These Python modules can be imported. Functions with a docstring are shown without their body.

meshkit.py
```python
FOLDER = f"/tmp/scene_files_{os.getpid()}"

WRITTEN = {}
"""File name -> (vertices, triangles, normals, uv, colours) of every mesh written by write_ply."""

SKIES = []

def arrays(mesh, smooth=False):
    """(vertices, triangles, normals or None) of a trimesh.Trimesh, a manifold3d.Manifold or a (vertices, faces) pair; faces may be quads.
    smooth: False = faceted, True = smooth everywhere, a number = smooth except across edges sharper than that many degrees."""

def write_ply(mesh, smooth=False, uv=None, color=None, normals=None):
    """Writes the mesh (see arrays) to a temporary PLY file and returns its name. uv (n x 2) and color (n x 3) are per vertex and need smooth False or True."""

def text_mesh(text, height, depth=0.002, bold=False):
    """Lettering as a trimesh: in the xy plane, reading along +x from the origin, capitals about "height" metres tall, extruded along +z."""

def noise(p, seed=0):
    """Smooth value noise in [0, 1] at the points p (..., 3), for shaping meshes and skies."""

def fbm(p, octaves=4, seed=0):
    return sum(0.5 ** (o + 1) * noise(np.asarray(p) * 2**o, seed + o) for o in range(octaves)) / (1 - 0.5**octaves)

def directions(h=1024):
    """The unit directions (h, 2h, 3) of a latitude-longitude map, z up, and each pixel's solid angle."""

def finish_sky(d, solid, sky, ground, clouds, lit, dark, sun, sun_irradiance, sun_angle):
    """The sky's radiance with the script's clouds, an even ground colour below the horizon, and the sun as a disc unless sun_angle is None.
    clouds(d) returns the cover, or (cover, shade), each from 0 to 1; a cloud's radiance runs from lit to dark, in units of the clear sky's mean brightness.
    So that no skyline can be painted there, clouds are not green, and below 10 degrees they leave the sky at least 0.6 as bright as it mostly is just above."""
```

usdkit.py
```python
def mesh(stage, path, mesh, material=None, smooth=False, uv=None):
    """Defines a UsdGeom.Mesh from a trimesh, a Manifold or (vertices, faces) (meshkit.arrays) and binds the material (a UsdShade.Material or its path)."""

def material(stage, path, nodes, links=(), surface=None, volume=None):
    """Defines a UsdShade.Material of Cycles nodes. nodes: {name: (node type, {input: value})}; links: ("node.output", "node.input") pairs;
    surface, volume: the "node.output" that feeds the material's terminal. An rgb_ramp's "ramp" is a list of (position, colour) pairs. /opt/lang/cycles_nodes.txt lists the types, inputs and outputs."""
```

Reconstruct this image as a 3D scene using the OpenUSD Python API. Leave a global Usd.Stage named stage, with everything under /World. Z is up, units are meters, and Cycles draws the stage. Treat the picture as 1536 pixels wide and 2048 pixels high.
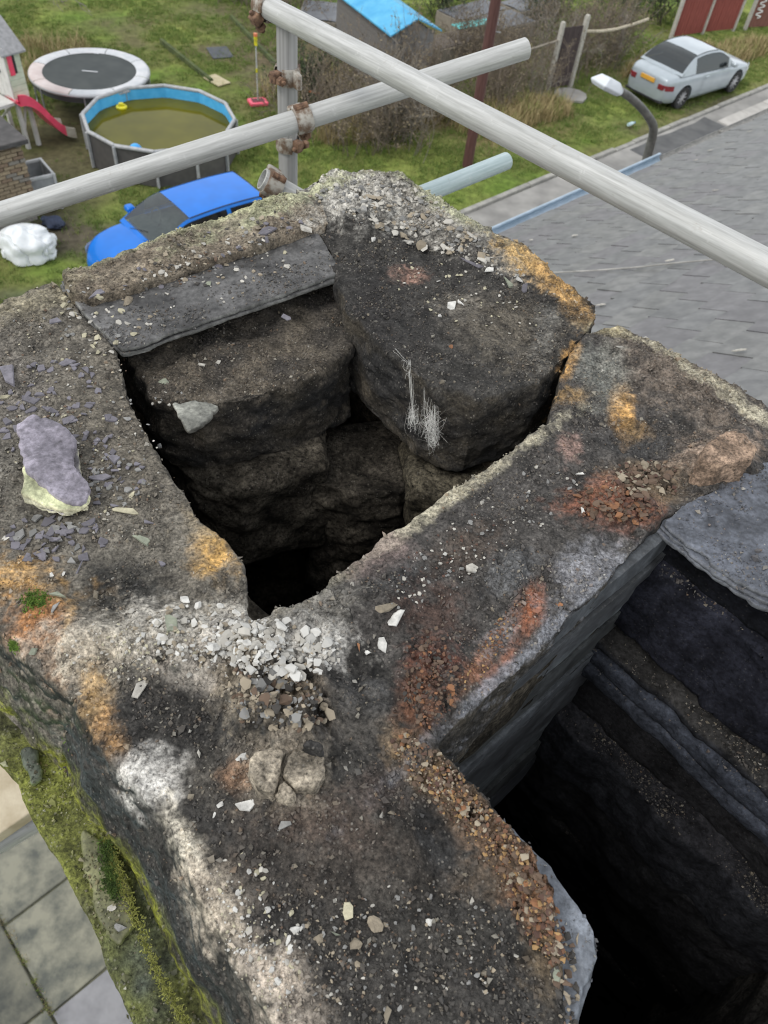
import math, random
import numpy as np, trimesh, usdkit, meshkit
import scipy.sparse as sp
from scipy.spatial import cKDTree
import manifold3d as m3
from shapely.geometry import Polygon
from pxr import Usd, UsdGeom, UsdLux, UsdShade, Gf, Sdf, Vt

stage = Usd.Stage.CreateInMemory()
UsdGeom.SetStageUpAxis(stage, UsdGeom.Tokens.z)
UsdGeom.SetStageMetersPerUnit(stage, 1.0)
world = UsdGeom.Xform.Define(stage, '/World'); stage.SetDefaultPrim(world.GetPrim())
UsdGeom.Scope.Define(stage, '/World/Looks')
rng = np.random.default_rng(7)

# ------------------------------------------------------------------ camera
CZ = 9.5                                   # eye height above the ground
PITCH, NX, NF = math.radians(50), -174.0, 1536.0
_d = NF / math.tan(PITCH); _dy = math.sqrt(_d * _d - NX * NX)
_wd = np.array([NX, -_dy, -NF]); _wd /= np.linalg.norm(_wd); _up = -_wd
_fh = np.array([0, 0, -1.0]); _fh = _fh - _up * _fh.dot(_up); _fh /= np.linalg.norm(_fh)
R = np.array([np.cross(_fh, _up), _fh, _up])
cam = UsdGeom.Camera.Define(stage, '/World/camera')
M = np.eye(4); M[:3, :3] = R.T; M[3, :3] = (0, 0, CZ)
cam.AddTransformOp().Set(Gf.Matrix4d(*M.ravel().tolist()))
cam.CreateHorizontalApertureAttr(5.7); cam.CreateVerticalApertureAttr(7.6); cam.CreateFocalLengthAttr(5.7)
cam.CreateClippingRangeAttr(Gf.Vec2f(0.05, 2000))
cam.CreateFStopAttr(1.9); cam.CreateFocusDistanceAttr(1.08)
cam.CreateExposureAttr(0.44)

# ------------------------------------------------------------------ sky and (overcast) sun
SUN_EL, SUN_AZ = math.radians(52), math.radians(-125)      # azimuth = atan2(x, y)
SD = np.array([math.cos(SUN_EL) * math.sin(SUN_AZ), math.cos(SUN_EL) * math.cos(SUN_AZ), math.sin(SUN_EL)])
dome = UsdLux.DomeLight.Define(stage, '/World/sky')
sky = usdkit.material(stage, '/World/Looks/sky_look', {
    'sky': ('sky_texture', {'sky_type': 'single_scattering', 'sun_disc': False, 'sun_elevation': SUN_EL, 'sun_rotation': SUN_AZ}),
    'tc': ('texture_coordinate', {}),
    'n': ('noise_texture', {'scale': 2.2, 'detail': 5.0, 'roughness': 0.55}),
    'cl': ('rgb_ramp', {'ramp': [(0.3, (5.6, 5.9, 6.3)), (0.7, (8.8, 8.9, 9.0))]}),
    'mx': ('mix_color', {'fac': 0.86}),
    'bg': ('background_shader', {'strength': 0.13})},
    [('tc.generated', 'n.vector'), ('n.fac', 'cl.fac'), ('sky.color', 'mx.a'), ('cl.color', 'mx.b'), ('mx.result', 'bg.color')], surface='bg.background')
UsdShade.MaterialBindingAPI.Apply(dome.GetPrim()).Bind(sky)
dome.GetPrim().SetCustomDataByKey('kind', 'structure')
sun = UsdLux.DistantLight.Define(stage, '/World/sun')
sun.CreateIntensityAttr(0.35); sun.CreateAngleAttr(25.0); sun.CreateNormalizeAttr(True); sun.CreateColorAttr(Gf.Vec3f(1, 0.97, 0.92))
_z = SD; _x = np.cross([0, 0, 1.0], _z); _x /= np.linalg.norm(_x); _y = np.cross(_z, _x)
M = np.eye(4); M[0, :3], M[1, :3], M[2, :3] = _x, _y, _z
sun.AddTransformOp().Set(Gf.Matrix4d(*M.ravel().tolist()))

# ------------------------------------------------------------------ surveying helpers
def ray(px, py): return R @ np.array([px - 768.0, -(py - 1024.0), -NF])
def at(px, py, z):                          # point at height z (world) seen at a place of the photograph
    d = ray(px, py); return d * ((z - CZ) / d[2]) + np.array([0, 0, CZ])
def far(px, py, dep): return ray(px, py) / NF * dep + np.array([0, 0, CZ])
TOP = CZ - 0.8                              # the chimney's top
U = np.array([0.67, 0.742]); V = np.array([0.742, -0.67])     # along the eaves, and up the roof
WC = np.array([-0.787, 0.88])
def ab(a, b, z=0): p = WC + a * U + b * V; return np.array([p[0], p[1], z])
def sn(s, n, z=0): p = s * U - n * V; return np.array([p[0], p[1], z])   # s along the lane, n away from the house
UANG = math.atan2(U[1], U[0])
def lin(c): c = np.asarray(c, float) / 255; return np.where(c <= 0.04045, c / 12.92, ((c + 0.055) / 1.055) ** 2.4)

# ------------------------------------------------------------------ scene helpers
_used = {}
def path_for(parent, name):
    base = f'{parent}/{name}'; k = _used.get(base, -1) + 1; _used[base] = k
    return base if k == 0 else f'{base}_{k:03d}'
def tag(p, label=None, cat=None, group=None, kind=None):
    for k, v in (('label', label), ('category', cat), ('group', group), ('kind', kind)):
        if v: p.SetCustomDataByKey(k, v)
    return p
def thing(name, label=None, cat=None, loc=(0, 0, 0), rotz=0, group=None, kind=None):
    x = UsdGeom.Xform.Define(stage, path_for('/World', name))
    x.AddTranslateOp().Set(Gf.Vec3d(*map(float, loc)))
    if rotz: x.AddRotateZOp().Set(math.degrees(rotz))
    tag(x.GetPrim(), label, cat, group, kind); return x.GetPrim()
def offset_of(prim):
    m = UsdGeom.Xformable(prim).GetLocalTransformation() if prim.IsA(UsdGeom.Xformable) else Gf.Matrix4d(1)
    return m
def part(parent, name, mesh, m, smooth=30, label=None, tint=None, kind=None, world_space=False):
    root = '/World' if parent is None else str(parent.GetPath())
    if world_space and parent is not None:
        v, f, _ = meshkit.arrays(mesh)
        p = parent; t = np.zeros(3)
        while p.GetPath() != Sdf.Path('/World'):
            if p.GetTypeName() == 'Xform': t += np.array(UsdGeom.Xformable(p).GetLocalTransformation().ExtractTranslation())
            p = p.GetParent()
        mesh = (v - t, f)
    g = usdkit.mesh(stage, path_for(root, name), mesh, m, smooth)
    if tint is not None:
        UsdGeom.PrimvarsAPI(g).CreatePrimvar('tint', Sdf.ValueTypeNames.Color3fArray, 'vertex').Set(Vt.Vec3fArray.FromNumpy(np.asarray(tint, np.float32)))
    return tag(g.GetPrim(), label, None, None, kind)
def single(name, mesh, m, label, cat, smooth=30, group=None, kind=None, tint=None):
    g = part(None, name, mesh, m, smooth, None, tint); return tag(g, label, cat, group, kind)
def copy_of(root, loc, rotz=0, label=None, group=None, scale=None):
    was = root.GetCustomData(); nm = root.GetName(); nm = nm[:-4] if nm[-4] == '_' and nm[-3:].isdigit() else nm
    x = UsdGeom.Xform.Define(stage, path_for('/World', nm))
    x.GetPrim().GetReferences().AddInternalReference(root.GetPath())
    x.ClearXformOpOrder()
    t = Gf.Matrix4d(1); s = scale or 1.0
    t = Gf.Matrix4d().SetScale(s) * Gf.Matrix4d().SetRotate(Gf.Rotation(Gf.Vec3d(0, 0, 1), math.degrees(rotz))) * Gf.Matrix4d().SetTranslate(Gf.Vec3d(*map(float, loc)))
    x.AddTransformOp(opSuffix='place').Set(t)
    x.GetPrim().SetInstanceable(True)
    return tag(x.GetPrim(), label or was['label'], was['category'], group or was.get('group'))
cat = trimesh.util.concatenate
def box(x0, x1, y0, y1, z0, z1):
    b = trimesh.creation.box((abs(x1 - x0), abs(y1 - y0), abs(z1 - z0))); b.apply_translation(((x0 + x1) / 2, (y0 + y1) / 2, (z0 + z1) / 2)); return b
def rbox(x0, x1, y0, y1, z0, z1, r=0.01):
    c = [m3.Manifold.sphere(r, 8).translate((x, y, z)) for x in (x0 + r, x1 - r) for y in (y0 + r, y1 - r) for z in (z0 + r, z1 - r)]
    return tm(m3.Manifold.batch_hull(c))
def tm(m):
    q = m.to_mesh(); return trimesh.Trimesh(np.array(q.vert_properties[:, :3], float), np.array(q.tri_verts), process=False)
def tube(p, q, r, n=20, cap=True):
    p, q = np.asarray(p, float), np.asarray(q, float)
    return trimesh.creation.cylinder(r, segment=(p, q), sections=n)
def pipe(points, r, n=12):
    """a bent tube through the points; r a number or one per point"""
    P = np.asarray(points, float); r = np.broadcast_to(r, len(P))
    t = np.gradient(P, axis=0); t /= np.linalg.norm(t, axis=1, keepdims=True)
    a = np.array([0, 0, 1.0]) if abs(t[0][2]) < 0.9 else np.array([1.0, 0, 0]); vs = []
    for k in range(len(P)):
        a = a - t[k] * a.dot(t[k]); a /= np.linalg.norm(a); b = np.cross(t[k], a)
        w = np.linspace(0, 2 * np.pi, n, endpoint=False)
        vs.append(P[k] + r[k] * (np.cos(w)[:, None] * a + np.sin(w)[:, None] * b))
    v = np.vstack(vs + [P[:1], P[-1:]]); f = []
    for k in range(len(P) - 1):
        for j in range(n):
            i0, i1, j0, j1 = k * n + j, k * n + (j + 1) % n, (k + 1) * n + j, (k + 1) * n + (j + 1) % n
            f += [(i0, i1, j1), (i0, j1, j0)]
    c0, c1, l = len(P) * n, len(P) * n + 1, (len(P) - 1) * n
    for j in range(n): f += [(c0, (j + 1) % n, j), (c1, l + j, l + (j + 1) % n)]
    return trimesh.Trimesh(v, np.array(f), process=False)
def grid(fn, us, vs):
    g = np.array([[fn(a, b) for b in vs] for a in us], float); n, m = len(us), len(vs)
    i = np.arange(n * m).reshape(n, m)
    q = np.stack([i[:-1, :-1].ravel(), i[1:, :-1].ravel(), i[1:, 1:].ravel(), i[:-1, 1:].ravel()], 1)
    return (g.reshape(-1, 3), q)
def prism(poly, z0, z1):
    p = Polygon(poly).buffer(0)
    if p.geom_type != 'Polygon': p = max(p.geoms, key=lambda g: g.area)
    m = trimesh.creation.extrude_polygon(p, z1 - z0, engine='earcut'); m.apply_translation((0, 0, z0)); return m
def moved(m, t=(0, 0, 0), rz=0, rx=0, ry=0):
    m = m.copy()
    for ang, ax in ((rx, (1, 0, 0)), (ry, (0, 1, 0)), (rz, (0, 0, 1))):
        if ang: m.apply_transform(trimesh.transformations.rotation_matrix(ang, ax))
    m.apply_translation(t); return m
def curves(parent, name, lines, width, m):
    g = UsdGeom.BasisCurves.Define(stage, path_for('/World' if parent is None else str(parent.GetPath()), name))
    g.CreateTypeAttr('linear'); g.CreateCurveVertexCountsAttr([len(l) for l in lines])
    g.CreatePointsAttr(Vt.Vec3fArray.FromNumpy(np.vstack(lines).astype(np.float32)))
    w = np.concatenate([np.linspace(width, width * 0.35, len(l)) for l in lines]) if np.ndim(width) == 0 else np.concatenate(width)
    g.CreateWidthsAttr(Vt.FloatArray.FromNumpy(w.astype(np.float32))); g.SetWidthsInterpolation('vertex')
    UsdShade.MaterialBindingAPI.Apply(g.GetPrim()).Bind(m); return g.GetPrim()

# ------------------------------------------------------------------ materials
def surf(name, col, var=0.25, scale=8.0, rough=0.7, bump=0.0, bscale=60.0, bdist=0.004, metallic=0.0, col2=None, detail=4.0, spec=0.5, coat=0.0, rnd=0.0, ramp=(0.35, 0.65), squash=None, bdetail=5.0):
    col = np.asarray(col, float); c2 = np.asarray(col2, float) if col2 is not None else col * (1 + var)
    c1 = col if col2 is not None else col * (1 - var)
    n = {'tc': ('texture_coordinate', {}), 'n': ('noise_texture', {'scale': scale, 'detail': detail, 'roughness': 0.6}),
         'r': ('rgb_ramp', {'ramp': [(ramp[0], tuple(c1)), (ramp[1], tuple(np.minimum(c2, 0.95)))]}),
         'p': ('principled_bsdf', {'roughness': rough, 'metallic': metallic, 'specular_ior_level': spec, 'coat_weight': coat})}
    l = [('n.fac', 'r.fac')]
    src = 'tc.object'
    if squash is not None:
        n['mp'] = ('mapping', {'scale': squash}); l += [('tc.object', 'mp.vector')]; src = 'mp.vector'
    l += [(src, 'n.vector')]
    out = 'r.color'
    if rnd:
        n['oi'] = ('object_info', {}); n['mr'] = ('map_range', {'to_min': 1 - rnd, 'to_max': 1 + rnd}); n['hs'] = ('hsv', {})
        l += [('oi.random', 'mr.value'), ('mr.result', 'hs.value'), ('r.color', 'hs.color')]; out = 'hs.color'
    l += [(out, 'p.base_color')]
    if bump:
        n['bn'] = ('noise_texture', {'scale': bscale, 'detail': bdetail, 'roughness': 0.65}); n['b'] = ('bump', {'strength': bump, 'distance': bdist})
        l += [(src, 'bn.vector'), ('bn.fac', 'b.height'), ('b.normal', 'p.normal')]
    return usdkit.material(stage, '/World/Looks/' + name, n, l, surface='p.BSDF')
def tinted(name, fine=220.0, speck=0.35, bump=0.7, bdist=0.003, rough=0.85, speck_scale=260.0, contrast=(0.35, 1.65), spec=0.3, mid=38.0):
    """stone whose stains come from the mesh's own tint; grain and grit from noise"""
    n = {'tc': ('texture_coordinate', {}), 'at': ('attribute', {'attribute': 'tint'}),
         'n1': ('noise_texture', {'scale': fine, 'detail': 6.0, 'roughness': 0.7}),
         'n2': ('noise_texture', {'scale': mid, 'detail': 6.0, 'roughness': 0.65, 'distortion': 0.4}),
         'm1': ('map_range', {'from_min': 0.38, 'from_max': 0.62, 'to_min': contrast[0], 'to_max': contrast[1]}),
         'm2': ('map_range', {'from_min': 0.36, 'from_max': 0.64, 'to_min': 0.5, 'to_max': 1.55}),
         'mm': ('math', {'math_type': 'multiply'}),
         'c1': ('mix_color', {'blend_type': 'multiply', 'fac': 1.0, 'use_clamp_result': False}),
         'cc': ('combine_color', {}),
         'v': ('voronoi_texture', {'scale': speck_scale}),
         'sc': ('separate_color', {}),
         'sr': ('rgb_ramp', {'ramp': [(0.80, (0, 0, 0)), (0.88, (1, 1, 1))]}),
         'dr': ('rgb_ramp', {'ramp': [(0.25, (1, 1, 1)), (0.45, (0, 0, 0))]}),
         'sm': ('math', {'math_type': 'multiply'}), 'sf': ('math', {'math_type': 'multiply', 'value2': speck}),
         'g': ('noise_texture', {'scale': 14.0, 'detail': 3.0}), 'gr': ('rgb_ramp', {'ramp': [(0.35, (0.15, 0.15, 0.15)), (0.65, (1, 1, 1))]}),
         'sg': ('math', {'math_type': 'multiply'}),
         'c2': ('mix_color', {'b': (0.42, 0.39, 0.34)}),
         'p': ('principled_bsdf', {'roughness': rough, 'specular_ior_level': spec}),
         'bn': ('noise_texture', {'scale': fine * 0.8, 'detail': 8.0, 'roughness': 0.75}),
         'b': ('bump', {'strength': bump, 'distance': bdist})}
    l = [('tc.object', 'n1.vector'), ('tc.object', 'n2.vector'), ('tc.object', 'v.vector'), ('tc.object', 'bn.vector'), ('tc.object', 'g.vector'),
         ('n1.fac', 'm1.value'), ('n2.fac', 'm2.value'), ('m1.result', 'mm.value1'), ('m2.result', 'mm.value2'),
         ('mm.value', 'cc.r'), ('mm.value', 'cc.g'), ('mm.value', 'cc.b'), ('at.color', 'c1.a'), ('cc.color', 'c1.b'),
         ('v.color', 'sc.color'), ('sc.r', 'sr.fac'), ('v.distance', 'dr.fac'), ('sr.color', 'sm.value1'), ('dr.color', 'sm.value2'),
         ('sm.value', 'sf.value1'), ('g.fac', 'gr.fac'), ('sf.value', 'sg.value1'), ('gr.color', 'sg.value2'), ('sg.value', 'c2.fac'), ('c1.result', 'c2.a'),
         ('c2.result', 'p.base_color'), ('bn.fac', 'b.height'), ('b.normal', 'p.normal')]
    return usdkit.material(stage, '/World/Looks/' + name, n, l, surface='p.BSDF')

ROCK = tinted('sooty_stone', speck=0.36, bump=1.0, bdist=0.004, contrast=(0.45, 1.5))
SOOT = tinted('flue_soot', speck=0.15, fine=160, rough=0.95, spec=.12)
FSLATE = tinted('flue_slate_soot', fine=130, speck=0.06, bump=0.6, bdist=0.003, rough=0.9, contrast=(0.6, 1.4), spec=0.1, mid=18)
SLATE = tinted('slate', fine=130, speck=0.1, bump=0.35, bdist=0.0015, rough=0.6, contrast=(0.7, 1.3), spec=0.4, mid=18)
GRIT = usdkit.material(stage, '/World/Looks/grit', {'at': ('attribute', {'attribute': 'tint'}), 'p': ('principled_bsdf', {'roughness': 0.9})}, [('at.color', 'p.base_color')], surface='p.BSDF')
def tube_steel(name, a, b, stain=(0.17, 0.13, 0.10)):
    return usdkit.material(stage, '/World/Looks/' + name, {'tc': ('texture_coordinate', {}), 'mp': ('mapping', {'scale': (1, 1, 0.045)}), 'n': ('noise_texture', {'scale': 130, 'detail': 6.0, 'roughness': .7}), 'n2': ('noise_texture', {'scale': 34, 'detail': 7.0, 'roughness': .75}),
        'r': ('rgb_ramp', {'ramp': [(.36, tuple(a)), (.64, tuple(b))]}), 'r2': ('rgb_ramp', {'ramp': [(.60, (0, 0, 0)), (.72, (.8, .8, .8))]}), 'r3': ('rgb_ramp', {'ramp': [(.28, (.75, .75, .75)), (.40, (0, 0, 0))]}),
        'm': ('mix_color', {'b': stain}), 'm2': ('mix_color', {'b': (.56, .555, .54)}), 'p': ('principled_bsdf', {'roughness': .55, 'metallic': .2}), 'n3': ('noise_texture', {'scale': 140, 'detail': 4.0}), 'bb': ('bump', {'strength': .3, 'distance': .0012})},
        [('tc.object', 'mp.vector'), ('mp.vector', 'n.vector'), ('tc.object', 'n2.vector'), ('n.fac', 'r.fac'), ('n2.fac', 'r2.fac'), ('n2.fac', 'r3.fac'), ('r.color', 'm.a'), ('r2.color', 'm.fac'), ('m.result', 'm2.a'), ('r3.color', 'm2.fac'), ('m2.result', 'p.base_color'), ('mp.vector', 'n3.vector'), ('n3.fac', 'bb.height'), ('bb.normal', 'p.normal')], surface='p.BSDF')
GALV = tube_steel('galvanised_tube', (0.30, 0.30, 0.285), (0.47, 0.47, 0.455), (.27, .25, .22)); GALV2 = tube_steel('galvanised_tube_blue', (0.30, 0.375, 0.38), (0.43, 0.50, 0.51), (.28, .31, .30))
POSTM = surf('weathered_post', (0.22, 0.215, 0.21), scale=30, rough=0.7, metallic=0.1, col2=(0.33, 0.325, 0.32), squash=(3, 3, 0.05), bump=0.3, bscale=60, bdist=0.001, ramp=(.38, .62))
RUST = surf('rusty_steel', (0.055, 0.028, 0.017), scale=70, rough=0.9, col2=(0.22, 0.13, 0.08), bump=0.6, bscale=160, bdist=0.003)
ZINC = surf('worn_zinc', (0.13, 0.085, 0.055), scale=45, rough=0.75, metallic=0.1, col2=(0.36, 0.34, 0.30), ramp=(.40, .60), bump=.4, bscale=120, bdist=.002)

# ================================================================== THE CHIMNEY
def fbm(p, scale, octv=4, seed=0): return meshkit.fbm(np.asarray(p) / scale, octv, seed) - 0.5
def smooth_mesh(v, f, it, lam=0.5):
    n = len(v); e = np.vstack([f[:, [0, 1]], f[:, [1, 2]], f[:, [2, 0]]])
    A = sp.coo_matrix((np.ones(len(e)), (e[:, 0], e[:, 1])), (n, n)).tocsr(); A = ((A + A.T) > 0).astype(float)
    D = sp.diags(1 / np.maximum(np.asarray(A.sum(1)).ravel(), 1)); L = D @ A
    for _ in range(it): v = v + lam * (L @ v - v)
    return v
def normals(v, f): return meshkit.arrays((v, f), True)[2]
def slab(poly, ztop, thick, res, it=6, amp=((0.06, 0.008), (0.016, 0.003)), seed=0, batter=0.0, zfun=None, fine=None):
    """a rough stone: the plan outline pulled down, edges worn round, faces broken by noise"""
    P = Polygon(np.asarray(poly)[:, :2]).buffer(0)
    if P.geom_type != 'Polygon': P = max(P.geoms, key=lambda g: g.area)
    P = P.buffer(-0.004).buffer(0.004)
    if P.geom_type != 'Polygon': P = max(P.geoms, key=lambda g: g.area)
    ring = np.array(Polygon(P.exterior).exterior.coords)[:-1]
    if Polygon(ring).exterior.is_ccw is False: ring = ring[::-1]
    m = m3.Manifold.extrude(m3.CrossSection([ring.tolist()]), thick).translate((0, 0, ztop - thick)).refine_to_length(res)
    q = m.to_mesh(); v, f = np.array(q.vert_properties[:, :3], float), np.array(q.tri_verts)
    v = smooth_mesh(v, f, it)
    n = normals(v, f)
    for i, (sc, am) in enumerate(amp): v = v + n * (fbm(v + seed * 3.7, sc, 4 if am > 0.002 else 3, seed + i)[:, None] * 2 * am)
    if batter:
        a = (v[:, :2] - WC) @ U
        w = np.clip((0.10 - a) / 0.08, 0, 1) * np.clip(ztop - v[:, 2], 0, 1) * batter
        v[:, :2] -= w[:, None] * U
    if zfun is not None:
        n = normals(v, f); up = np.clip(n[:, 2] * 1.6, 0, 1)
        v[:, 2] += up * zfun(v)
    return v, f
def pxy(pts, z=TOP): return np.array([at(x, y, z)[:2] for x, y in pts])
def blob_frame(x, y, rx, ry, ang, z=TOP):
    c = at(x, y, z)[:2]; a = math.radians(ang)
    e1 = at(x + rx * math.cos(a), y + rx * math.sin(a), z)[:2] - c; e2 = at(x - ry * math.sin(a), y + ry * math.cos(a), z)[:2] - c
    return c, np.linalg.inv(np.stack([e1, e2], 1))
def weight(p, fr, soft=0.45, noise=None):
    c, inv = fr; q = (p[:, :2] - c) @ inv.T; d = np.hypot(q[:, 0], q[:, 1])
    if noise is not None: d = d + noise
    return np.clip((1 + soft - d) / (2 * soft), 0, 1) ** 1.3
# lumps and hollows of the broken mortar: centre, radii, turn, height in mm, roughness in mm
LUMPS = [(720, 400, 150, 60, 8, 26, 14), (900, 455, 180, 40, 30, 12, 8), (250, 1300, 150, 70, 0, 12, 9), (430, 1290, 150, 80, 0, 16, 10), (570, 1290, 120, 60, 0, 14, 8),
         (430, 1345, 100, 50, 0, 10, 6), (560, 1400, 120, 75, 20, 26, 34), (575, 1540, 95, 70, 0, 10, 8), (880, 1560, 130, 50, 45, 14, 24), (1000, 1690, 130, 55, 50, 14, 20), (1075, 1810, 60, 100, -25, 18, 24),
         (870, 1350, 60, 110, 0, 10, 24), (880, 1690, 45, 120, -25, -14, 3), (820, 1800, 60, 40, 0, -6, 4), (1230, 1020, 100, 40, 10, 14, 26), (1290, 960, 90, 45, 0, 4, 24), (1440, 920, 90, 45, -10, 22, 8),
         (1270, 870, 90, 40, 30, -10, 10), (1350, 750, 160, 70, 33, 8, 9), (1000, 1150, 90, 45, -20, 8, 22), (760, 1225, 60, 40, 0, 12, 12), (640, 1215, 110, 50, 0, 4, 5), (350, 1450, 140, 80, 30, -6, 4),
         (240, 1180, 90, 70, 0, -6, 4), (430, 1100, 60, 70, 0, 6, 5), (70, 1200, 110, 70, 30, 4, 6), (60, 640, 100, 40, 0, 6, 8), (1080, 550, 120, 40, 33, 6, 6), (700, 1650, 200, 140, 0, 4, 5)]
_lf = [(blob_frame(*b[:5]), b[5] / 1000, b[6] / 1000) for b in LUMPS]
def crumble(v):
    r = fbm(v, 0.02, 4, 41); r2 = fbm(v, 0.008, 3, 47); n = fbm(v, 0.05, 3, 43) * 0.7
    z = np.zeros(len(v))
    for fr, h, rough in _lf:
        w = weight(v, fr, 0.5, n); z += w * (h + (r * 2.0 + r2 * 1.2) * rough)
    wz = np.zeros(len(v))
    for fr, h, rough in _lf: wz = np.maximum(wz, weight(v, fr, 0.5, n) * min(1, max(h, 0) * 60))
    q = v + (fbm(v, 0.03, 3, 57) * 0.02)[:, None]; tr = fbm(q, 0.07, 4, 59) * 13; fl = np.floor(tr); st = fl + np.clip((tr - fl - .5) / .18 + .5, 0, 1)
    z += (st / 13) * 0.030 * (0.35 + 0.65 * wz)                                   # flaking in little terraces
    c = np.abs(fbm(q, 0.10, 3, 67)); z -= np.clip(1 - c / 0.018, 0, 1) * 0.0065 * wz           # cracks through the mortar
    return z + fbm(v, 0.11, 3, 51) * 0.016 + np.maximum(fbm(v, 0.022, 3, 53), 0) * 0.012
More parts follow.
